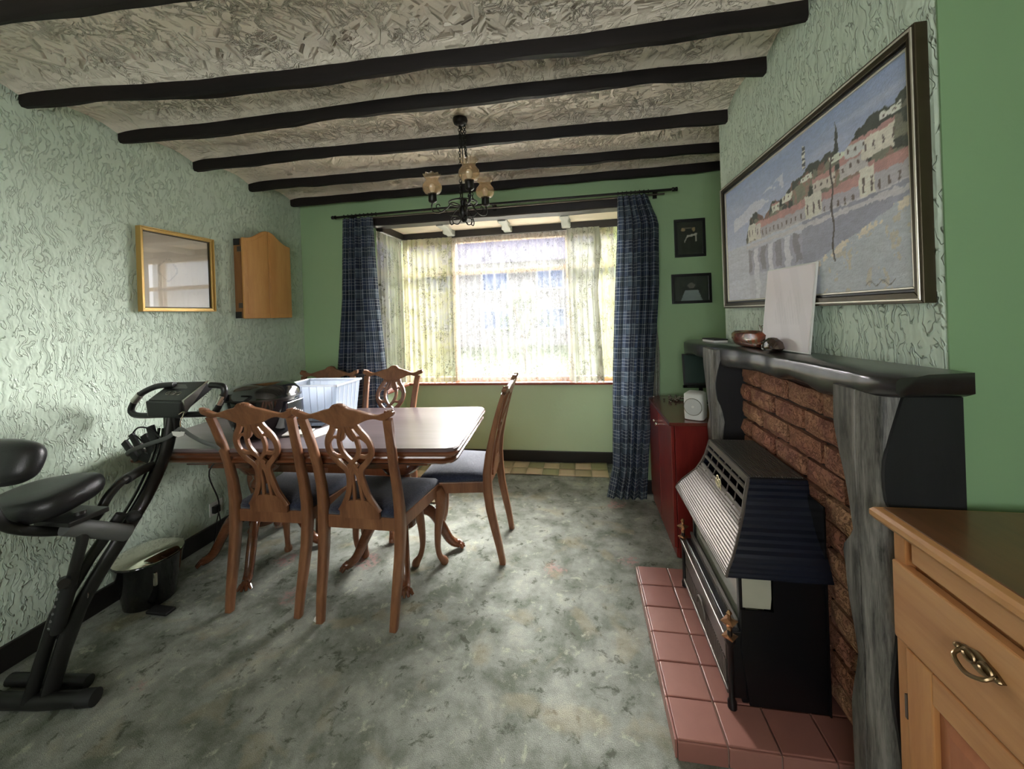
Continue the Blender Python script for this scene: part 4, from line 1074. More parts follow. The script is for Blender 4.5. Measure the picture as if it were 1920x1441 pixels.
# ================================================================== DINING CHAIRS
def make_chair():
    t = thing('dining_chair', '', 'chair', (0, 0, 0), 0, 'carved walnut dining chairs round the table')
    W = M['chair']
    def yb(z): return float(np.interp(z, [.0, .12, .28, .42, .5, .6, .75, .88, 1.02], [-.235, -.215, -.18, -.165, -.167, -.18, -.215, -.255, -.305]))
    for s in (-1, 1):
        zs = [0, .1, .2, .3, .4, .5, .6, .7, .8, .88, .935]
        xs = [.178, .182, .186, .190, .192, .191, .189, .189, .194, .200, .205]
        pts = [(s * x, yb(z), z) for x, z in zip(xs, zs)]
        rad = [(.0155, .015), (.017, .017), (.019, .019), (.020, .021), (.021, .023), (.020, .022), (.018, .019), (.0175, .016), (.018, .014), (.019, .012), (.020, .011)]
        MB().sweep([Vector(p) for p in pts], [(a, b) for a, b in rad], square=True, up=(0, 1, 0)).build('rear_leg', W, t, angle=50)
        fl = smooth_pts([(s * .225, .200, .43), (s * .238, .212, .375), (s * .236, .218, .32), (s * .222, .208, .22), (s * .216, .205, .12), (s * .222, .216, .055), (s * .236, .236, .022), (s * .240, .242, .004)], 3); n = len(fl)
        rr = np.interp(np.linspace(0, 1, n), [0, .14, .28, .45, .62, .75, .88, 1], [.028, .032, .028, .020, .0145, .015, .023, .020])
        MB().sweep(fl, [float(q) for q in rr], 12, up=(0, 1, 0)).build('front_leg', W, t)
    # seat frame (trapezoid rails)
    B = [(-.19, -.165), (.19, -.165), (.236, .215), (-.236, .215)]; I = [(-.165, -.145), (.165, -.145), (.21, .19), (-.21, .19)]
    mb = MB()
    for k in range(4):
        l = (k + 1) % 4; q = [B[k], B[l], I[l], I[k]]
        mb.prism(q, lambda a, b, z: Vector((a, b, z)), .392, .452)
    mb.build('seat_frame', W, t, smooth=False, bevel=.004)
    secs = []; mb = MB()
    def ring(z, off):
        R = []
        for (ax, ay), (bx_, by) in zip(B, B[1:] + B[:1]):
            for q in range(6):
                f = q / 6; x = ax + (bx_ - ax) * f; y = ay + (by - ay) * f
                R.append(Vector((x * (1 - off / .22), .02 + (y - .02) * (1 - off / .2), z)))
        return R
    mb.loft([ring(.448, .022), ring(.452, .006), ring(.470, .004), ring(.486, .016), ring(.496, .045), ring(.503, .10), ring(.505, .17)])
    mb.build('seat_cushion', M['seatcloth'], t, angle=80)
    # crest rail
    top = [(0, 1.008), (.022, 1.004), (.045, .986), (.085, .976), (.13, .962), (.165, .955), (.205, .968), (.232, .975), (.242, .966)]
    bot = [(.238, .952), (.215, .942), (.188, .930), (.15, .938), (.11, .930), (.07, .912), (.035, .902), (0, .900)]
    right = smooth_pts(top, 3) + smooth_pts(bot, 3)
    poly = right + [(-x, z) for x, z in reversed(right) if abs(x) > 1e-4]
    poly = [(x, z) for i, (x, z) in enumerate(poly)]
    def cf(a, b, d): return Vector((a, yb(b) + d - .012 * (1 - (a / .24) ** 2) , b))
    cr = MB().prism(poly, cf, -.013, .013).build('crest_rail', W, t, bevel=.004, angle=45)
    mb = MB()
    for k in range(7):
        x = -.030 + .010 * k; mb.ball(cf(x, 1.004 - abs(x) * .35, -.002), (.0045, .015, .006), 8, 6)
    for s in (-1, 1):
        for k in range(4): mb.ball(cf(s * (.205 + .010 * k), .970 + .002 * k, 0), (.004, .014, .006), 8, 6)
    mb.build('carving', W, cr, kind='stuff')
    # splat of interlaced bands
    mb = MB()
    def band(pts, w0, n=5):
        P = smooth_pts(pts, n)
        for s in (-1, 1):
            mb.sweep([Vector((s * x, yb(z) - .010, z)) for x, z in P], [(w0, .0075)] * len(P), square=True, up=(0, 1, 0))
    band([(.050, .918), (.062, .885), (.090, .845), (.103, .805), (.097, .765), (.070, .725), (.040, .695), (.030, .660), (.036, .610), (.050, .560), (.074, .515), (.096, .482)], .013)
    band([(.016, .918), (.026, .880), (.040, .845), (.044, .80), (.034, .765), (.012, .735), (.0, .728)], .0095)
    band([(.010, .915), (.006, .885), (.018, .850), (.034, .835)], .009)
    band([(.034, .838), (.058, .848), (.078, .838), (.094, .82)], .006)
    band([(.098, .770), (.066, .752), (.035, .752), (.0, .722)], .008)
    band([(.0, .725), (.014, .69), (.030, .665)], .008)
    band([(.0, .700), (.012, .66), (.016, .60), (.020, .54), (.03, .50)], .007)
    mb.prism([(-.030, .71), (0, .735), (.030, .71), (.012, .690), (0, .665), (-.012, .690)], lambda a, b, d: Vector((a, yb(b) - .010 + d, b)), -.007, .007)
    mb.prism([(-.098, .452), (.098, .452), (.098, .482), (.07, .512), (.045, .535), (0, .54), (-.045, .535), (-.07, .512), (-.098, .482)], lambda a, b, d: Vector((a, yb(b) - .010 + d, b)), -.0075, .0075)
    mb.prism([(-.06, .925), (.06, .925), (.058, .895), (.03, .888), (-.03, .888), (-.058, .895)], lambda a, b, d: Vector((a, yb(b) - .010 + d, b)), -.0075, .0075)
    mb.build('splat', W, t, angle=50)
    return t
ch = make_chair()
spots = [(-1.508, 1.840, 0.03, 'carved walnut dining chair on the near side of the table, beside the exercise bike'),
         (-1.018, 1.828, -0.01, 'carved walnut dining chair on the near side of the table, nearest its right corner'),
         (-.695, 2.27, PI / 2 + .03, 'carved walnut dining chair seen side-on at the right end of the table'),
         (-1.395, 2.462, PI - .02, 'carved walnut dining chair on the window side of the table, right of the plastic box'),
         (-1.910, 2.462, PI + .02, 'carved walnut dining chair on the window side, mostly hidden behind the plastic box')]
for i, (x, y, rz, lab) in enumerate(spots):
    o = ch if i == 0 else copy_tree(ch)
    o.location = (x, y, 0); o.rotation_euler = (0, 0, rz); o['label'] = lab
    if i == 1: bc = o
o = MB().ball((0, 0, 0), (.018, .020, .010), 8, 6).build('paper_wad', M['paper'], None); o.location = (-1.215, 1.60, .011)
tag(o, 'scrap of white padding at the foot of the near chair leg', 'scrap')

# ================================================================== ON THE TABLE
TZ = .763
t = thing('plastic_storage_box', 'open translucent white plastic storage box on the table', 'storage box', (-1.60, 2.225, TZ), 0.0)
plas = glass_mat('translucent_plastic', (.93, .96, 1), .03, .15, .55, srgb('#dfe6f2'))
plas2 = glass_mat('plastic_rim', (.95, .97, 1), .03, .15, .88, srgb('#eef1f7'))
bhx, bhy = .18, .125
def wallq(p0, p1, z0, z1, ins):
    return [Vector((p0[0] * ins, p0[1] * ins, z0)), Vector((p1[0] * ins, p1[1] * ins, z0)), Vector((p1[0], p1[1], z1)), Vector((p0[0], p0[1], z1))]
cs = [(-bhx, -bhy), (bhx, -bhy), (bhx, bhy), (-bhx, bhy)]
for k in range(4):
    p0, p1 = cs[k], cs[(k + 1) % 4]; q = wallq(p0, p1, .003, .212, .88)
    nrm = (q[1] - q[0]).cross(q[3] - q[0]).normalized() * .002
    MB().loft([[a for a in q], [a - nrm for a in q]]).build('side_wall', plas, t, smooth=False)
bx('bottom', -bhx * .88, bhx * .88, -bhy * .88, bhy * .88, 0, .003, plas2, t, 0)
mb = MB()
for (x0, x1, y0, y1) in ((-bhx - .01, bhx + .01, -bhy - .01, -bhy + .002), (-bhx - .01, bhx + .01, bhy - .002, bhy + .01), (-bhx - .01, -bhx + .002, -bhy, bhy), (bhx - .002, bhx + .01, -bhy, bhy)): mb.box(x0, x1, y0, y1, .208, .220)
mb.build('rim', plas2, t, smooth=False, bevel=.002)
for k in range(7):
    x = -bhx + .03 + k * .05
    for sy in (-1, 1): MB().sweep([(x * .9, sy * (bhy * .88 + .001), .006), (x, sy * (bhy + .002), .208)], .0022, 5, up=(0, 1, 0)).build('rib', plas2, t)
for k in range(5):
    y = -bhy + .03 + k * .045
    for sx in (-1, 1): MB().sweep([(sx * (bhx * .88 + .001), y * .9, .006), (sx * (bhx + .002), y, .208)], .0022, 5, up=(1, 0, 0)).build('rib', plas2, t)
bx('tray_inside', -.13, .13, -.09, .09, .004, .03, M['white'], t, .004)

t = thing('black_appliance', 'large rounded glossy black kitchen appliance on the table left of the plastic box', 'appliance', (-1.70, 1.86, TZ), .1)
superloft('body', [(0, 0, .0, .105, .10), (0, 0, .01, .115, .11), (0, 0, .08, .145, .125), (0, 0, .16, .175, .14), (0, 0, .205, .182, .145)], M['blackgloss'], t, e=.75, angle=60)
superloft('lid', [(0, 0, .208, .184, .146), (0, 0, .235, .178, .14), (.01, 0, .262, .145, .115), (.015, 0, .278, .09, .07), (.015, 0, .282, .03, .02)], M['blackgloss'], t, e=.75, angle=60)
superloft('lid_seam', [(0, 0, .200, .185, .148), (0, 0, .209, .185, .148)], M['black'], t, e=.75)
bx('handle', -.04, .05, -.158, -.13, .10, .16, M['black'], t, .008)
bx('window_panel', .175, .187, -.07, .07, .09, .18, glass_mat('smoked_plastic', (.5, .5, .55), .12, .05, .4, srgb('#55555f')), t, .004)
mb = MB()
for k in range(5): mb.sweep([(-.10 + .045 * k, -.115, .238), (-.08 + .045 * k, -.02, .274 - abs(k - 2) * .004), (-.085 + .045 * k, .08, .262)], .004, 6)
mb.build('lid_ridges', M['blackgloss'], t)

t = thing('open_book', 'small open notebook with dark cover lying between the two near chairs on the table', 'notebook', (-1.50, 1.875, TZ), .3)
bx('cover', -.07, .07, -.05, .05, 0, .004, M['blackmatte'], t, .001); bx('pages', -.066, .066, -.046, .046, .004, .010, M['paper'], t, .001)
o = bx('envelope', -.06, .06, -.11, .11, 0, .002, M['paper'], None, 0); o.location = (-1.385, 1.93, TZ); o.rotation_euler = (0, 0, -.25)
tag(o, 'white envelope lying flat on the table beside the notebook', 'envelope')
o = bx('green_card', -.05, .05, -.03, .03, 0, .003, M['green_paper'], None, 0); o.location = (-1.36, 2.055, TZ); o.rotation_euler = (0, 0, .2)
tag(o, 'small green card lying on the table in front of the plastic box', 'card')
o = bx('phone', -.075, .075, -.035, .035, 0, .008, M['blackgloss'], None, .004); o.location = (-1.53, 2.02, TZ); o.rotation_euler = (0, 0, .15)
tag(o, 'flat black phone lying on the table in front of the plastic box', 'phone')

# ================================================================== EXERCISE BIKE
bk = thing('exercise_bike', 'black folding exercise bike with padded seat and console by the left wall', 'exercise bike', (-1.95, 1.12, 0))
O = Vector((-1.95, 1.12, 0))
def far(q):
    k = 1 + .085 * min(1, max(0, (q[1] - 1.30) / .14)); return Vector((q[0] * k, q[1] * k, 1.36 - (1.36 - q[2]) * k))
def R(*p): return [far(q) - O for q in p]
MB().sweep(R((-2.16, 1.075, .028), (-1.95, 1.10, .028), (-1.79, 1.135, .028)), .026, 14).build('floor_tube', M['tube'], bk)
for p, q in (((-2.19, 1.07, .028), (-2.14, 1.078, .028)), ((-1.82, 1.128, .028), (-1.772, 1.14, .028))):
    MB().sweep(R(p, q), .028, 14).build('end_cap', M['blackmatte'], bk)
MB().sweep(R((-2.20, 1.155, .026), (-2.0, 1.175, .026), (-1.88, 1.19, .026)), .022, 14).build('floor_tube', M['tube'], bk)
pts = smooth_pts([(-1.946, 1.115, .03), (-1.895, 1.17, .30), (-1.822, 1.28, .54), (-1.805, 1.37, .68), (-1.815, 1.45, .82), (-1.83, 1.49, .95)], 5)
MB().sweep(R(*pts), (.028, .020), 14, up=(1, 0, 0)).build('front_post', M['tube'], bk)
for dx in (-.012, .012):
    MB().sweep(R(*[(p[0] - .03 + dx, p[1] - .018, p[2]) for p in pts[12:24]]), .006, 8, up=(1, 0, 0)).build('cable', M['blackgloss'], bk)
MB().sweep(R((-1.995, 1.09, .03), (-1.915, 1.125, .33), (-1.86, 1.19, .49), (-1.80, 1.26, .63)), (.022, .016), 12, up=(1, 0, 0)).build('rear_post', M['tube'], bk)
MB().sweep(R((-2.02, 1.175, .03), (-1.93, 1.22, .32), (-1.84, 1.27, .50)), (.020, .016), 12, up=(1, 0, 0)).build('rear_post', M['tube'], bk)
MB().sweep(R((-1.902, 1.115, .27), (-1.845, 1.125, .44), (-1.80, 1.135, .60), (-1.815, 1.14, .70)), .017, 12, up=(1, 0, 0)).build('seat_post', M['tube'], bk)
MB().sweep(R((-1.897, 1.115, .29), (-1.852, 1.125, .44)), .024, 12, up=(1, 0, 0)).build('post_sleeve', M['blackmatte'], bk)
MB().sweep(R((-1.818, 1.10, .665), (-1.79, 1.27, .55)), .030, 14).build('pivot_clamp', M['grey'], bk)
o = MB().ball((-1.80 + 1.95, 1.30 - 1.12, .60), (.035, .022, .022)).build('pivot_knob', M['blackmatte'], bk)
MB().sweep(R((-1.855, 1.115, .47), (-1.80, 1.08, .485)), .008, 10).build('pin_shaft', M['chrome'], bk)
MB().sweep(R((-1.80, 1.08, .485), (-1.775, 1.065, .49)), [.018, .016], 12).build('adjust_knob', M['black'], bk)
mb = MB()
for k in range(6): 
    p = Vector((-1.897, 1.093, .30)).lerp(Vector((-1.86, 1.10, .43)), k / 5) - O; mb.ball(p, (.006, .003, .006), 8, 6)
mb.build('post_holes', M['grey'], bk, kind='stuff')
# logo plate
MB().lathe([(.001, -.002), (.011, -.0015), (.011, .0015), (.001, .002)], tuple(Vector((-1.868, 1.183, .36)) - O), 16, Matrix.Rotation(PI / 2, 4, 'X') @ Matrix.Scale(1.4, 4, (0, 1, 0))).build('badge', M['silver'], bk)
# seat and backrest
s_o = superloft('seat', [(0, 0, -.050, .10, .07), (0, 0, -.045, .155, .105), (0, 0, -.015, .178, .125), (0, 0, .020, .178, .125), (0, 0, .042, .155, .105), (0, 0, .050, .09, .05)], M['vinyl'], bk, n=36, e=.62, loc=Vector((-1.965, 1.12, .745)) - O, rot=(math.radians(8), math.radians(-7), math.radians(8)), sub=1)
bx('seat_plate', -1.93, -1.77, 1.08, 1.2, .672, .690, M['tube'], bk, .003, m4=Matrix.Translation(-O))
b_o = superloft('backrest', [(0, 0, -.042, .12, .035), (0, 0, -.040, .17, .06), (0, 0, -.015, .195, .078), (0, 0, .015, .195, .078), (0, 0, .040, .165, .06), (0, 0, .046, .10, .03)], M['vinyl'], bk, n=36, e=.62, loc=Vector((-1.955, .985, .93)) - O, rot=(math.radians(68), math.radians(0), math.radians(6)), sub=1)
MB().sweep(R(*smooth_pts([(-1.93, .955, .885), (-1.878, .955, .80), (-1.875, .985, .725), (-1.884, 1.08, .655), (-1.880, 1.17, .618), (-1.868, 1.22, .632), (-1.860, 1.26, .70), (-1.850, 1.31, .745), (-1.845, 1.37, .755)], 5)), .0165, 12, up=(1, 0, 0)).build('seat_handle', M['tube'], bk)
MB().sweep(R(*smooth_pts([(-1.845, 1.31, .742), (-1.842, 1.36, .757), (-1.838, 1.41, .762)], 3)), .0195, 12, up=(1, 0, 0)).build('foam_grip', M['blackmatte'], bk)
MB().sweep(R((-1.99, .975, .86), (-1.90, .97, .845)), .014, 10).build('back_bracket', M['tube'], bk)
# handlebar loop, open at the window end
left_loop = smooth_pts([(-1.60, 1.50, .966), (-1.76, 1.5, .959), (-1.90, 1.5, .956), (-2.03, 1.5, .953), (-2.068, 1.5, .972), (-2.055, 1.5, 1.008), (-2.015, 1.5, 1.050), (-1.95, 1.52, 1.083), (-1.86, 1.53, 1.090)], 5)
MB().sweep(R(*left_loop), .0145, 12, up=(0, 1, 0)).build('handlebar', M['black'], bk)
right_loop = smooth_pts([(-1.62, 1.5, .962), (-1.592, 1.5, 1.00), (-1.562, 1.5, 1.055), (-1.566, 1.5, 1.083), (-1.59, 1.5, 1.090), (-1.632, 1.5, 1.092)], 5)
MB().sweep(R(*right_loop), .0145, 12, up=(0, 1, 0)).build('handlebar', M['black'], bk)
MB().sweep(R((-2.046, 1.497, 1.018), (-2.012, 1.5, 1.052)), .0165, 12, up=(0, 1, 0)).build('pulse_sensor', M['silver'], bk)
MB().sweep(R((-1.588, 1.497, 1.008), (-1.568, 1.5, 1.046)), .0165, 12, up=(0, 1, 0)).build('pulse_sensor', M['silver'], bk)
mb = MB(); A = R((-1.915, 1.455, 1.035), (-1.735, 1.455, 1.030), (-1.720, 1.56, 1.100), (-1.912, 1.56, 1.097)); B2 = [p + Vector((.0, .035, -.045)) for p in A]
mb.loft([A, B2]); con = mb.build('console', M['black'], bk, smooth=False, bevel=.005)
A2 = R((-1.925, 1.45, 1.032), (-1.735, 1.45, 1.028), (-1.74, 1.45, .955), (-1.915, 1.45, .957)); mb = MB(); mb.loft([A2, [p + Vector((0, .04, 0)) for p in A2]])
mb.build('console_box', M['black'], bk, smooth=False, bevel=.008)
mb = MB(); e0, e1, e2 = R((-1.735, 1.455, 1.032), (-1.716, 1.562, 1.102), (-1.745, 1.47, .965)); mb.loft([[e0, e1, e2], [e0 + Vector((.012, 0, 0)), e1 + Vector((.010, 0, 0)), e2 + Vector((.008, 0, 0))]])
mb.build('console_edge', M['silver'], bk, smooth=False)
ax, ay = (A[1] - A[0]), (A[3] - A[0]); nr = ax.cross(ay).normalized() * .0015
def on(u0, u1, v0, v1, name, mat):
    q = [A[0] + ax * u + ay * v + nr for u, v in ((u0, v0), (u1, v0), (u1, v1), (u0, v1))]
    MB().loft([q, [p + nr for p in q]]).build(name, mat, con, smooth=False)
on(.30, .72, .62, .86, 'display', M['grey'])
for k in range(3):
    c0 = A[0] + ax * (.34 + .16 * k) + ay * .38 + nr
    MB().sweep([c0 + ax.normalized() * (.010 * math.cos(a)) + ay.normalized() * (.011 * math.sin(a)) for a in [2 * PI * q / 14 for q in range(14)]], .0011, 5, up=tuple(nr.normalized()), closed=True).build('button', M['silver'], con)
bx('bracket', -2.02, -1.95, 1.60, 1.627, .82, .925, M['tube'], bk, .003, m4=Matrix.Translation(-O))
mb = MB()
for p in (((-2.03, 1.44, .85), (-1.96, 1.44, .77), .016), ((-1.99, 1.44, .885), (-1.935, 1.44, .80), .014), ((-1.935, 1.45, .88), (-1.88, 1.45, .78), .018), ((-1.90, 1.45, .92), (-1.86, 1.45, .80), .02), ((-1.95, 1.445, .79), (-1.87, 1.45, .76), .022)):
    mb.sweep(R(p[0], p[1]), [(p[2], .007)] * 2, square=True, up=(0, 1, 0))
mb.sweep(R(*smooth_pts([(-1.985, 1.44, .885), (-1.95, 1.44, .915), (-1.89, 1.44, .91), (-1.85, 1.45, .87)], 5)), .004, 6, up=(0, 1, 0))
mb.sweep(R(*smooth_pts([(-2.01, 1.44, .86), (-1.97, 1.44, .88), (-1.93, 1.44, .85)], 5)), .003, 6, up=(0, 1, 0))
mb.build('pedal_strap', M['blackmatte'], bk)
# coat hanger on the handlebar
t = thing('coat_hanger', 'grey plastic coat hanger hooked on the exercise bike under its console', 'hanger', tuple(far((-1.726, 1.435, .98))))
H0 = far((-1.726, 1.435, .98))
MB().sweep([far(q) - H0 for q in smooth_pts([(-1.735, 1.44, .975), (-1.722, 1.452, .985), (-1.712, 1.44, .972), (-1.722, 1.435, .945), (-1.720, 1.435, .917)], 5)], .0022, 6, up=(0, 1, 0)).build('hook', M['chrome'], t)
hp = smooth_pts([(-2.012, 1.435, .797), (-1.985, 1.435, .815), (-1.90, 1.435, .842), (-1.80, 1.435, .872), (-1.745, 1.435, .902), (-1.723, 1.435, .914), (-1.70, 1.435, .906), (-1.672, 1.435, .888), (-1.61, 1.435, .860), (-1.55, 1.435, .842), (-1.53, 1.435, .828)], 4)
MB().sweep([far(q) - H0 for q in hp], (.010, .005), 10, up=(0, 1, 0)).build('arm', M['grey'], t)
MB().prism([(-.035, -.082), (.038, -.082), (.030, -.100), (.0, -.108), (-.028, -.100)], lambda a, b, d: Vector((a, d - .008, b)), -.001, .001).build('size_label', M['paper'], t, smooth=False)

# pedal bin
t = thing('pedal_bin', 'glossy black pedal bin with a shiny chrome lid on the floor by the left wall', 'bin', (-2.165, 1.625, 0)); t.scale = (.9, .9, .9)
MB().lathe([(.10, .0), (.112, .004), (.116, .03), (.150, .235), (.152, .245), (.02, .246)], (0, 0, 0), 32).build('body', M['blackgloss'], t)
MB().lathe([(.152, .246), (.153, .256), (.13, .272), (.08, .284), (.01, .289)], (0, 0, 0), 32).build('lid', M['chrome'], t)
MB().sweep([(.152 * math.cos(a), .152 * math.sin(a), .248) for a in [2 * PI * k / 32 for k in range(32)]], .0055, 8, closed=True).build('rim', M['blackgloss'], t)
bx('handle', .118, .134, -.075, -.060, .13, .20, M['chrome'], t, .004)
bx('pedal', .11, .24, -.11, -.055, .006, .022, M['blackmatte'], t, .005)
bx('hinge', -.165, -.14, -.03, .03, .19, .25, M['blackmatte'], t, .004)

# ================================================================== RED SIDEBOARD
t = thing('red_sideboard', 'dark red mahogany-look sideboard cupboard in the far right alcove', 'sideboard', (0, 0, 0))
SX, SY0, SY1, SZ = .475, 2.255, 2.945, .742
bx('top', SX - .012, .788, SY0 - .014, SY1, SZ - .018, SZ, M['redtop'], t, .003)
bx('carcass', SX + .02, .785, SY0, SY1, .0, SZ - .018, M['red'], t, .002)
for k in range(2):
    y0 = SY0 + .004 + k * (SY1 - SY0) / 2; y1 = y0 + (SY1 - SY0) / 2 - .006
    d = bx('door', SX, SX + .018, y0, y1, .055, SZ - .024, M['red'], t, .003)
    yk = y1 - .035 if k == 0 else y0 + .035
    MB().lathe([(.003, 0), (.004, -.012), (.010, -.018), (.010, -.024), (.003, -.028)], (SX, yk, .645), 14, Matrix.Rotation(PI / 2, 4, 'Y')).build('knob', M['chrome'], d)
bx('plinth', SX + .01, SX + .02, SY0 + .004, SY1 - .004, .0, .052, M['red'], t, .002)

t = thing('speaker', 'white rounded square speaker with a round grille on the red sideboard', 'speaker', (.630, 2.345, SZ), .0)
sm = superloft('body', [(0, 0, .0, .04, .05), (0, 0, .004, .05, .06), (0, 0, .07, .052, .062), (0, 0, .14, .05, .06), (0, 0, .147, .04, .05)], M['white'], t, e=.35)
t.rotation_euler = (0, 0, math.radians(-28))
mb = MB().lathe([(.045, -.004), (.043, .001), (.002, .002)], (0, -.061, .075), 32, Matrix.Rotation(PI / 2, 4, 'X')); mb.build('grille', plain('pale_grille', srgb('#c9cac8'), .6), t)
MB().sweep([(.046 * math.cos(a), -.0625, .075 + .046 * math.sin(a)) for a in [2 * PI * k / 32 for k in range(32)]], .0018, 6, up=(0, 1, 0), closed=True).build('grille_ring', M['silver'], t)
MB().lathe([(.007, -.001), (.006, .003), (.001, .004)], (0, -.0635, .075), 16, Matrix.Rotation(PI / 2, 4, 'X')).build('badge', M['white'], t)

t = thing('framed_screen', 'black framed dark green glass screen on a stand at the back of the red sideboard', 'screen', (.77, 2.72, SZ))
bx('base', -.07, .07, -.03, .05, 0, .010, M['black'], t, .003)
bx('stem', -.012, .012, .006, .020, .010, .16, M['black'], t, .002)
m4s = Matrix.Translation((0, 0, .105)) @ Matrix.Rotation(math.radians(-8), 4, 'X')
bx('housing', -.105, .12, -.004, .014, 0, .215, M['black'], t, .003, m4=m4s)
bx('glass', -.096, .111, -.006, -.004, .026, .206, plain('dark_green_glass', srgb('#3a4a45'), .08, var=.3, vscale=6), t, 0, m4=m4s)
bx('ledge', -.115, .12, -.022, .0, -.006, .012, M['blackgloss'], t, .002, m4=m4s)
t = thing('trinket_beads', 'tangle of small silvery beads on the far end of the red sideboard', 'beads', (.62, 2.80, SZ))
mb = MB(); rr = random.Random(5)
for k in range(46): mb.ball((rr.gauss(0, .035), rr.gauss(0, .03), .007 + .014 * rr.random()), .007, 7, 5)
mb.build('beads', M['silver'], t, kind='stuff')

# ================================================================== OAK DRESSER
t = thing('oak_sideboard', 'honey oak sideboard with drawer and panelled door in the right foreground', 'sideboard', (0, 0, 0))
DZ, DX = .915, .645; DY1, DY0 = .958, -.45
rings = []
mb = MB()
for i, z in ((.0, DZ - .042), (-.006, DZ - .040), (-.012, DZ - .030), (-.026, DZ - .026), (-.032, DZ - .018), (-.032, DZ - .008), (-.026, DZ - .002), (-.020, DZ)):
    rings.append([Vector(p) for p in ((DX + i, DY1 - i * .6, z), (1.395, DY1 - i * .6, z), (1.395, DY0 + i, z), (DX + i, DY0 + i, z))])
mb.loft(rings); mb.build('top_moulding', M['oakY'], t, angle=20)
bx('top', DX - .014, 1.395, DY0 - .01, DY1 + .006, DZ, DZ + .0025, M['oaktop'], t, .001)
bx('carcass', DX + .02, 1.39, DY0 + .01, DY1, .06, DZ - .042, M['oak'], t, .002)
bx('side_panel', DX + .06, 1.33, DY1, DY1 + .003, .14, DZ - .12, M['oakpanel'], t, .001)
# front frame pieces
FX0, FX1 = DX, DX + .02
bx('front_stile', FX0, FX1, DY1 - .030, DY1, .06, DZ - .042, M['oak'], t, .002)
bx('top_rail', FX0, FX1, DY0 + .01, DY1 - .045, DZ - .085, DZ - .042, M['oakY'], t, .002)
bx('middle_rail', FX0 + .006, FX1, DY0 + .01, DY1 - .045, .635, .668, M['oakY'], t, .002)
bx('bottom_rail', FX0, FX1, DY0 + .01, DY1 - .045, .06, .13, M['oakY'], t, .002)
for k, (a, b) in enumerate(((.40, .951), (-.12, .385))):
    d = MB().prism([(a, .655), (b, .655), (b, DZ - .098), (a, DZ - .098)], lambda p, q, x: Vector((x, p, q)), FX0 - .010, FX0 + .012).build('drawer', M['oakY'], t, smooth=False, bevel=.004)
    yc = .765 if k == 0 else .13
    hb = MB()
    hb.prism(smooth_pts([(-.052, 0), (-.035, .010), (-.02, .014), (0, .020), (.02, .014), (.035, .010), (.052, 0), (.035, -.010), (.02, -.014), (0, -.020), (-.02, -.014), (-.035, -.010), (-.052, 0)], 3)[:-1], lambda p, q, x: Vector((x, yc + p, .758 + q)), FX0 - .014, FX0 - .010)
    for s in (-1, 1):
        hb.sweep([Vector((FX0 - .016, yc + s * (.018 + .014 * math.cos(q)), .758 + .010 * math.sin(q))) for q in [2 * PI * i / 12 for i in range(12)]], .003, 6, up=(1, 0, 0), closed=True)
        hb.ball((FX0 - .016, yc + s * .044, .758), (.005, .007, .005), 8, 6)
    hb.sweep(smooth_pts([(FX0 - .014, yc - .036, .758), (FX0 - .030, yc - .030, .748), (FX0 - .034, yc, .738), (FX0 - .030, yc + .030, .748), (FX0 - .014, yc + .036, .758)], 4), .004, 8, up=(1, 0, 0))
    ho = hb.build('handle', M['brass'], d)
    for vtx in ho.data.vertices: vtx.co.y = yc + (vtx.co.y - yc) * .78; vtx.co.z = .758 + (vtx.co.z - .758) * .85
for k, (a, b) in enumerate(((.40, .925), (-.12, .385))):
    d = bx('door', FX0 + .004, FX0 + .018, a, b, .135, .650, M['oakpanel'], t, .002)
    for (y0, y1, z0, z1, mt) in ((a, a + .06, .135, .650, 'oak'), (b - .06, b, .135, .650, 'oak'), (a + .06, b - .06, .590, .650, 'oakY'), (a + .06, b - .06, .135, .195, 'oakY')):
        bx('door_rail', FX0 - .008, FX0 + .010, y0, y1, z0, z1, M[mt], d, .003)
    MB().loft([[Vector((FX0 + .003, yy, zz)) for yy, zz in ((a + .063, .198), (b - .063, .198), (b - .063, .587), (a + .063, .587))], [Vector((FX0 - .004, yy, zz)) for yy, zz in ((a + .09, .225), (b - .09, .225), (b - .09, .56), (a + .09, .56))]]).build('raised_panel', M['oakpanel'], d, smooth=False)
    bx('hinge', FX0 - .0085, FX0 + .004, b, b + .006, .50, .55, M['bronzedark'], d, .001)
bx('centre_stile', FX0, FX1, .386, .399, .13, .84, M['oak'], t, .001)
bx('plinth', FX0 - .004, 1.39, DY0 + .01, DY1 + .002, 0, .06, M['oakY'], t, .003)

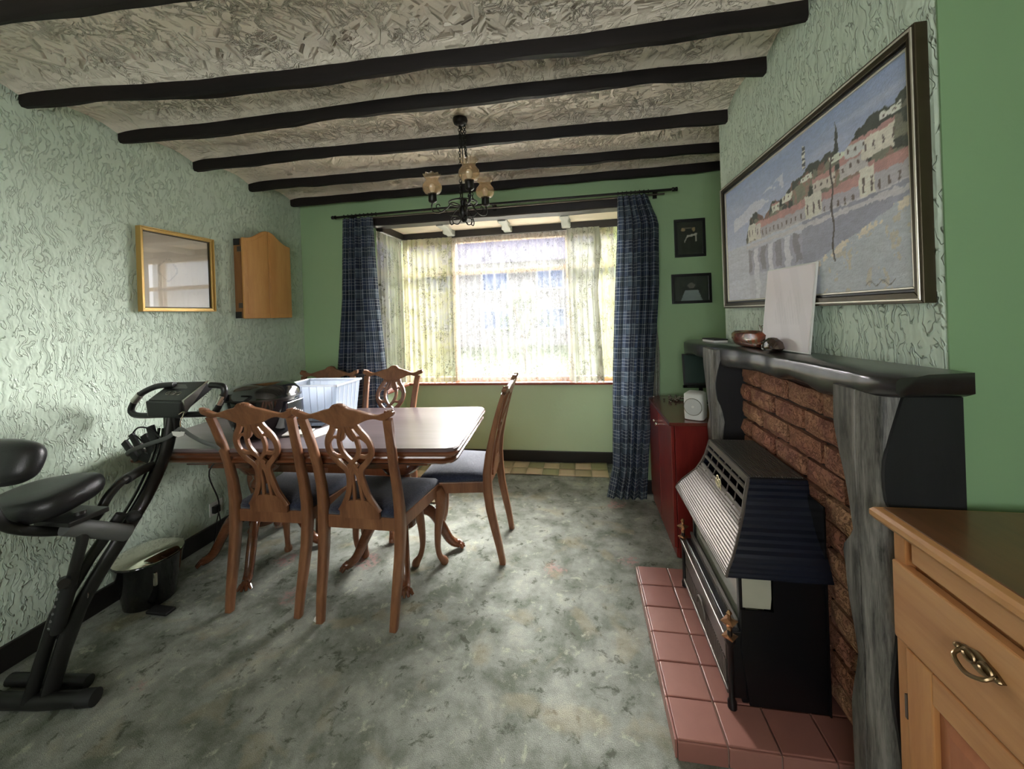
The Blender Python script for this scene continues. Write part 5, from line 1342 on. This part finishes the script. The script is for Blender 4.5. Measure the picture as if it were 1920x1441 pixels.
# ================================================================== PATCHWORK RUG IN THE BAY
t = thing('patchwork_rug', 'beige and sage patchwork rug lying in the bay under the window', 'rug', (0, 0, 0))
def rz_(x, y): return .004 + .006 * max(0, math.sin(x * 5.3 + 1) * math.sin(y * 9)) * (1 if y > 3.1 else .3)
cols = [M['jute'], M['jute2'], M['jute3'], M['jute2'], M['jute']]
rr = random.Random(3)
RX = [-1.45 + .1375 * i for i in range(13)]; RY = [2.72, 2.86, 3.0, 3.14, 3.28, 3.42, 3.56]
for i in range(12):
    for j in range(6):
        if RX[i + 1] > -1.0 + .0 and j < 4: continue
        x0, x1, y0, y1 = RX[i], RX[i + 1], RY[j], RY[j + 1]
        if x1 > .24: continue
        n = 4; vs = []
        for b in range(n + 1):
            for a in range(n + 1):
                x = x0 + .001 + (x1 - x0 - .002) * a / n; y = y0 + .001 + (y1 - y0 - .002) * b / n
                if j == 5 and b == n: y += .012 * math.sin(x * 7)
                vs.append((x, y, rz_(x, y) + .002))
        m1 = n + 1; fs = [(b * m1 + a, b * m1 + a + 1, (b + 1) * m1 + a + 1, (b + 1) * m1 + a) for b in range(n) for a in range(n)]
        mb = MB().add(vs, fs); o = mb.build('patch', (M['jute2'] if (i + j) % 2 else rr.choice([M['jute3'], M['jute']])), t)
        sd = o.modifiers.new('thick', 'SOLIDIFY'); sd.thickness = .004; sd.offset = -1

# ================================================================== CHANDELIER
LC = Vector((-.59, 2.03, 0))
t = thing('chandelier', 'black wrought-iron three-arm chandelier with frilled amber glass shades', 'chandelier', (LC.x, LC.y, 2.415))
def Z(z): return z - 2.415
MB().lathe([(.038, .003), (.040, -.008), (.034, -.024), (.018, -.034), (.003, -.036)], (0, 0, 0), 20).build('ceiling_rose', M['iron'], t)
def chain(p0, p1, n, name='chain', label=None):
    mb = MB(); p0, p1 = Vector(p0), Vector(p1); d = (p1 - p0); ln = d.length / n; dn = d.normalized()
    for k in range(n):
        c0 = p0 + dn * ln * (k + .5); sd = Vector((1, 0, 0)) if k % 2 else Vector((0, 1, 0))
        mb.sweep([c0 + sd * (.0062 * math.cos(a)) + dn * (ln * .62 * math.sin(a)) for a in [2 * PI * q / 10 for q in range(10)]], .0019, 5, up=tuple(sd.cross(dn)), closed=True)
    return mb.build(name, M['iron'], t)
chain((-.006, 0, -.034), (-.012, 0, Z(1.985)), 26)
chain((.022, .0, -.030), (.055, -.10, Z(2.12)), 19)
chain((.0, .02, -.030), (.03, .10, Z(2.0)), 24)
MB().sweep(smooth_pts([(0, 0, -.034), (.006, .004, Z(2.2)), (-.004, .002, Z(2.1)), (.0, 0, Z(1.97))], 4), .0028, 6, up='auto').build('flex', M['iron'], t)
MB().lathe([(.004, Z(1.99)), (.016, Z(1.975)), (.013, Z(1.95)), (.022, Z(1.935)), (.020, Z(1.90)), (.010, Z(1.885)), (.014, Z(1.872)), (.003, Z(1.862))], (0, 0, 0), 16).build('hub', M['iron'], t)
MB().sweep([(.075 * math.cos(a), .075 * math.sin(a), Z(1.968)) for a in [2 * PI * k / 24 for k in range(24)]], .0045, 6, closed=True).build('ring', M['iron'], t)
for k, ang in enumerate((180, -62, 58)):
    a = math.radians(ang); ux, uy = math.cos(a), math.sin(a)
    def Q(r, z): return (r * ux, r * uy, Z(z))
    dz = 0
    mb = MB(); mb.sweep(smooth_pts([Q(.015, 1.955), Q(.06, 1.972), Q(.09, 1.945), Q(.13, 1.925), Q(.165, 1.930), Q(.178, 1.955), Q(.170, 1.985)], 5), (.006, .0035), 8, up=(0, 0, 1)) 
    arm = mb.build('arm', M['iron'], t)
    mb = MB()
    mb.sweep(smooth_pts([Q(.10, 1.935), Q(.07, 1.905), Q(.035, 1.900), Q(.015, 1.88), Q(.03, 1.855), Q(.055, 1.862), Q(.06, 1.885), Q(.045, 1.89)], 5), (.006, .0025), 6, up=(0, 0, 1))
    mb.sweep(smooth_pts([Q(.125, 1.93), Q(.145, 1.945), Q(.150, 1.965), Q(.135, 1.97), Q(.13, 1.958)], 4), .0028, 6, up='auto')
    mb.sweep(smooth_pts([Q(.02, 1.945), Q(.05, 1.92), Q(.075, 1.88), Q(.07, 1.855), Q(.055, 1.86)], 4), .0028, 6, up='auto')
    mb.build('scroll', M['iron'], arm)
    c0 = Vector((.170 * ux, .170 * uy, 0))
    MB().lathe([(.006, Z(1.978)), (.020, Z(1.985)), (.023, Z(1.99)), (.022, Z(2.022)), (.025, Z(2.026)), (.025, Z(2.031)), (.004, Z(2.032))], c0, 18).build('lamp_holder', M['iron'], arm)
    MB().lathe([(.008, Z(2.032)), (.010, Z(2.04)), (.016, Z(2.055)), (.017, Z(2.068)), (.010, Z(2.082)), (.002, Z(2.086))], c0, 14).build('bulb', M['bulb'], arm)
    def wavf(an, z): return 1 + (.07 * math.sin(an * 9) if z > Z(2.125) else (.02 * math.sin(an * 9) if z > Z(2.11) else 0))
    mb = MB(); seg = 54
    pr = [(.024, 2.026), (.040, 2.034), (.050, 2.048), (.053, 2.063), (.049, 2.080), (.038, 2.094), (.032, 2.102), (.033, 2.110), (.040, 2.118), (.045, 2.128), (.046, 2.133)]
    rings = []
    for r, z in pr:
        rings.append([Vector((r * wavf(2 * PI * q / seg, Z(z)) * math.cos(2 * PI * q / seg), r * wavf(2 * PI * q / seg, Z(z)) * math.sin(2 * PI * q / seg), Z(z) + (.003 * math.sin(9 * 2 * PI * q / seg) if z > 2.125 else 0))) + c0 for q in range(seg)])
    mb.loft(rings, cap=False); mb.build('shade', M['shade'], arm)
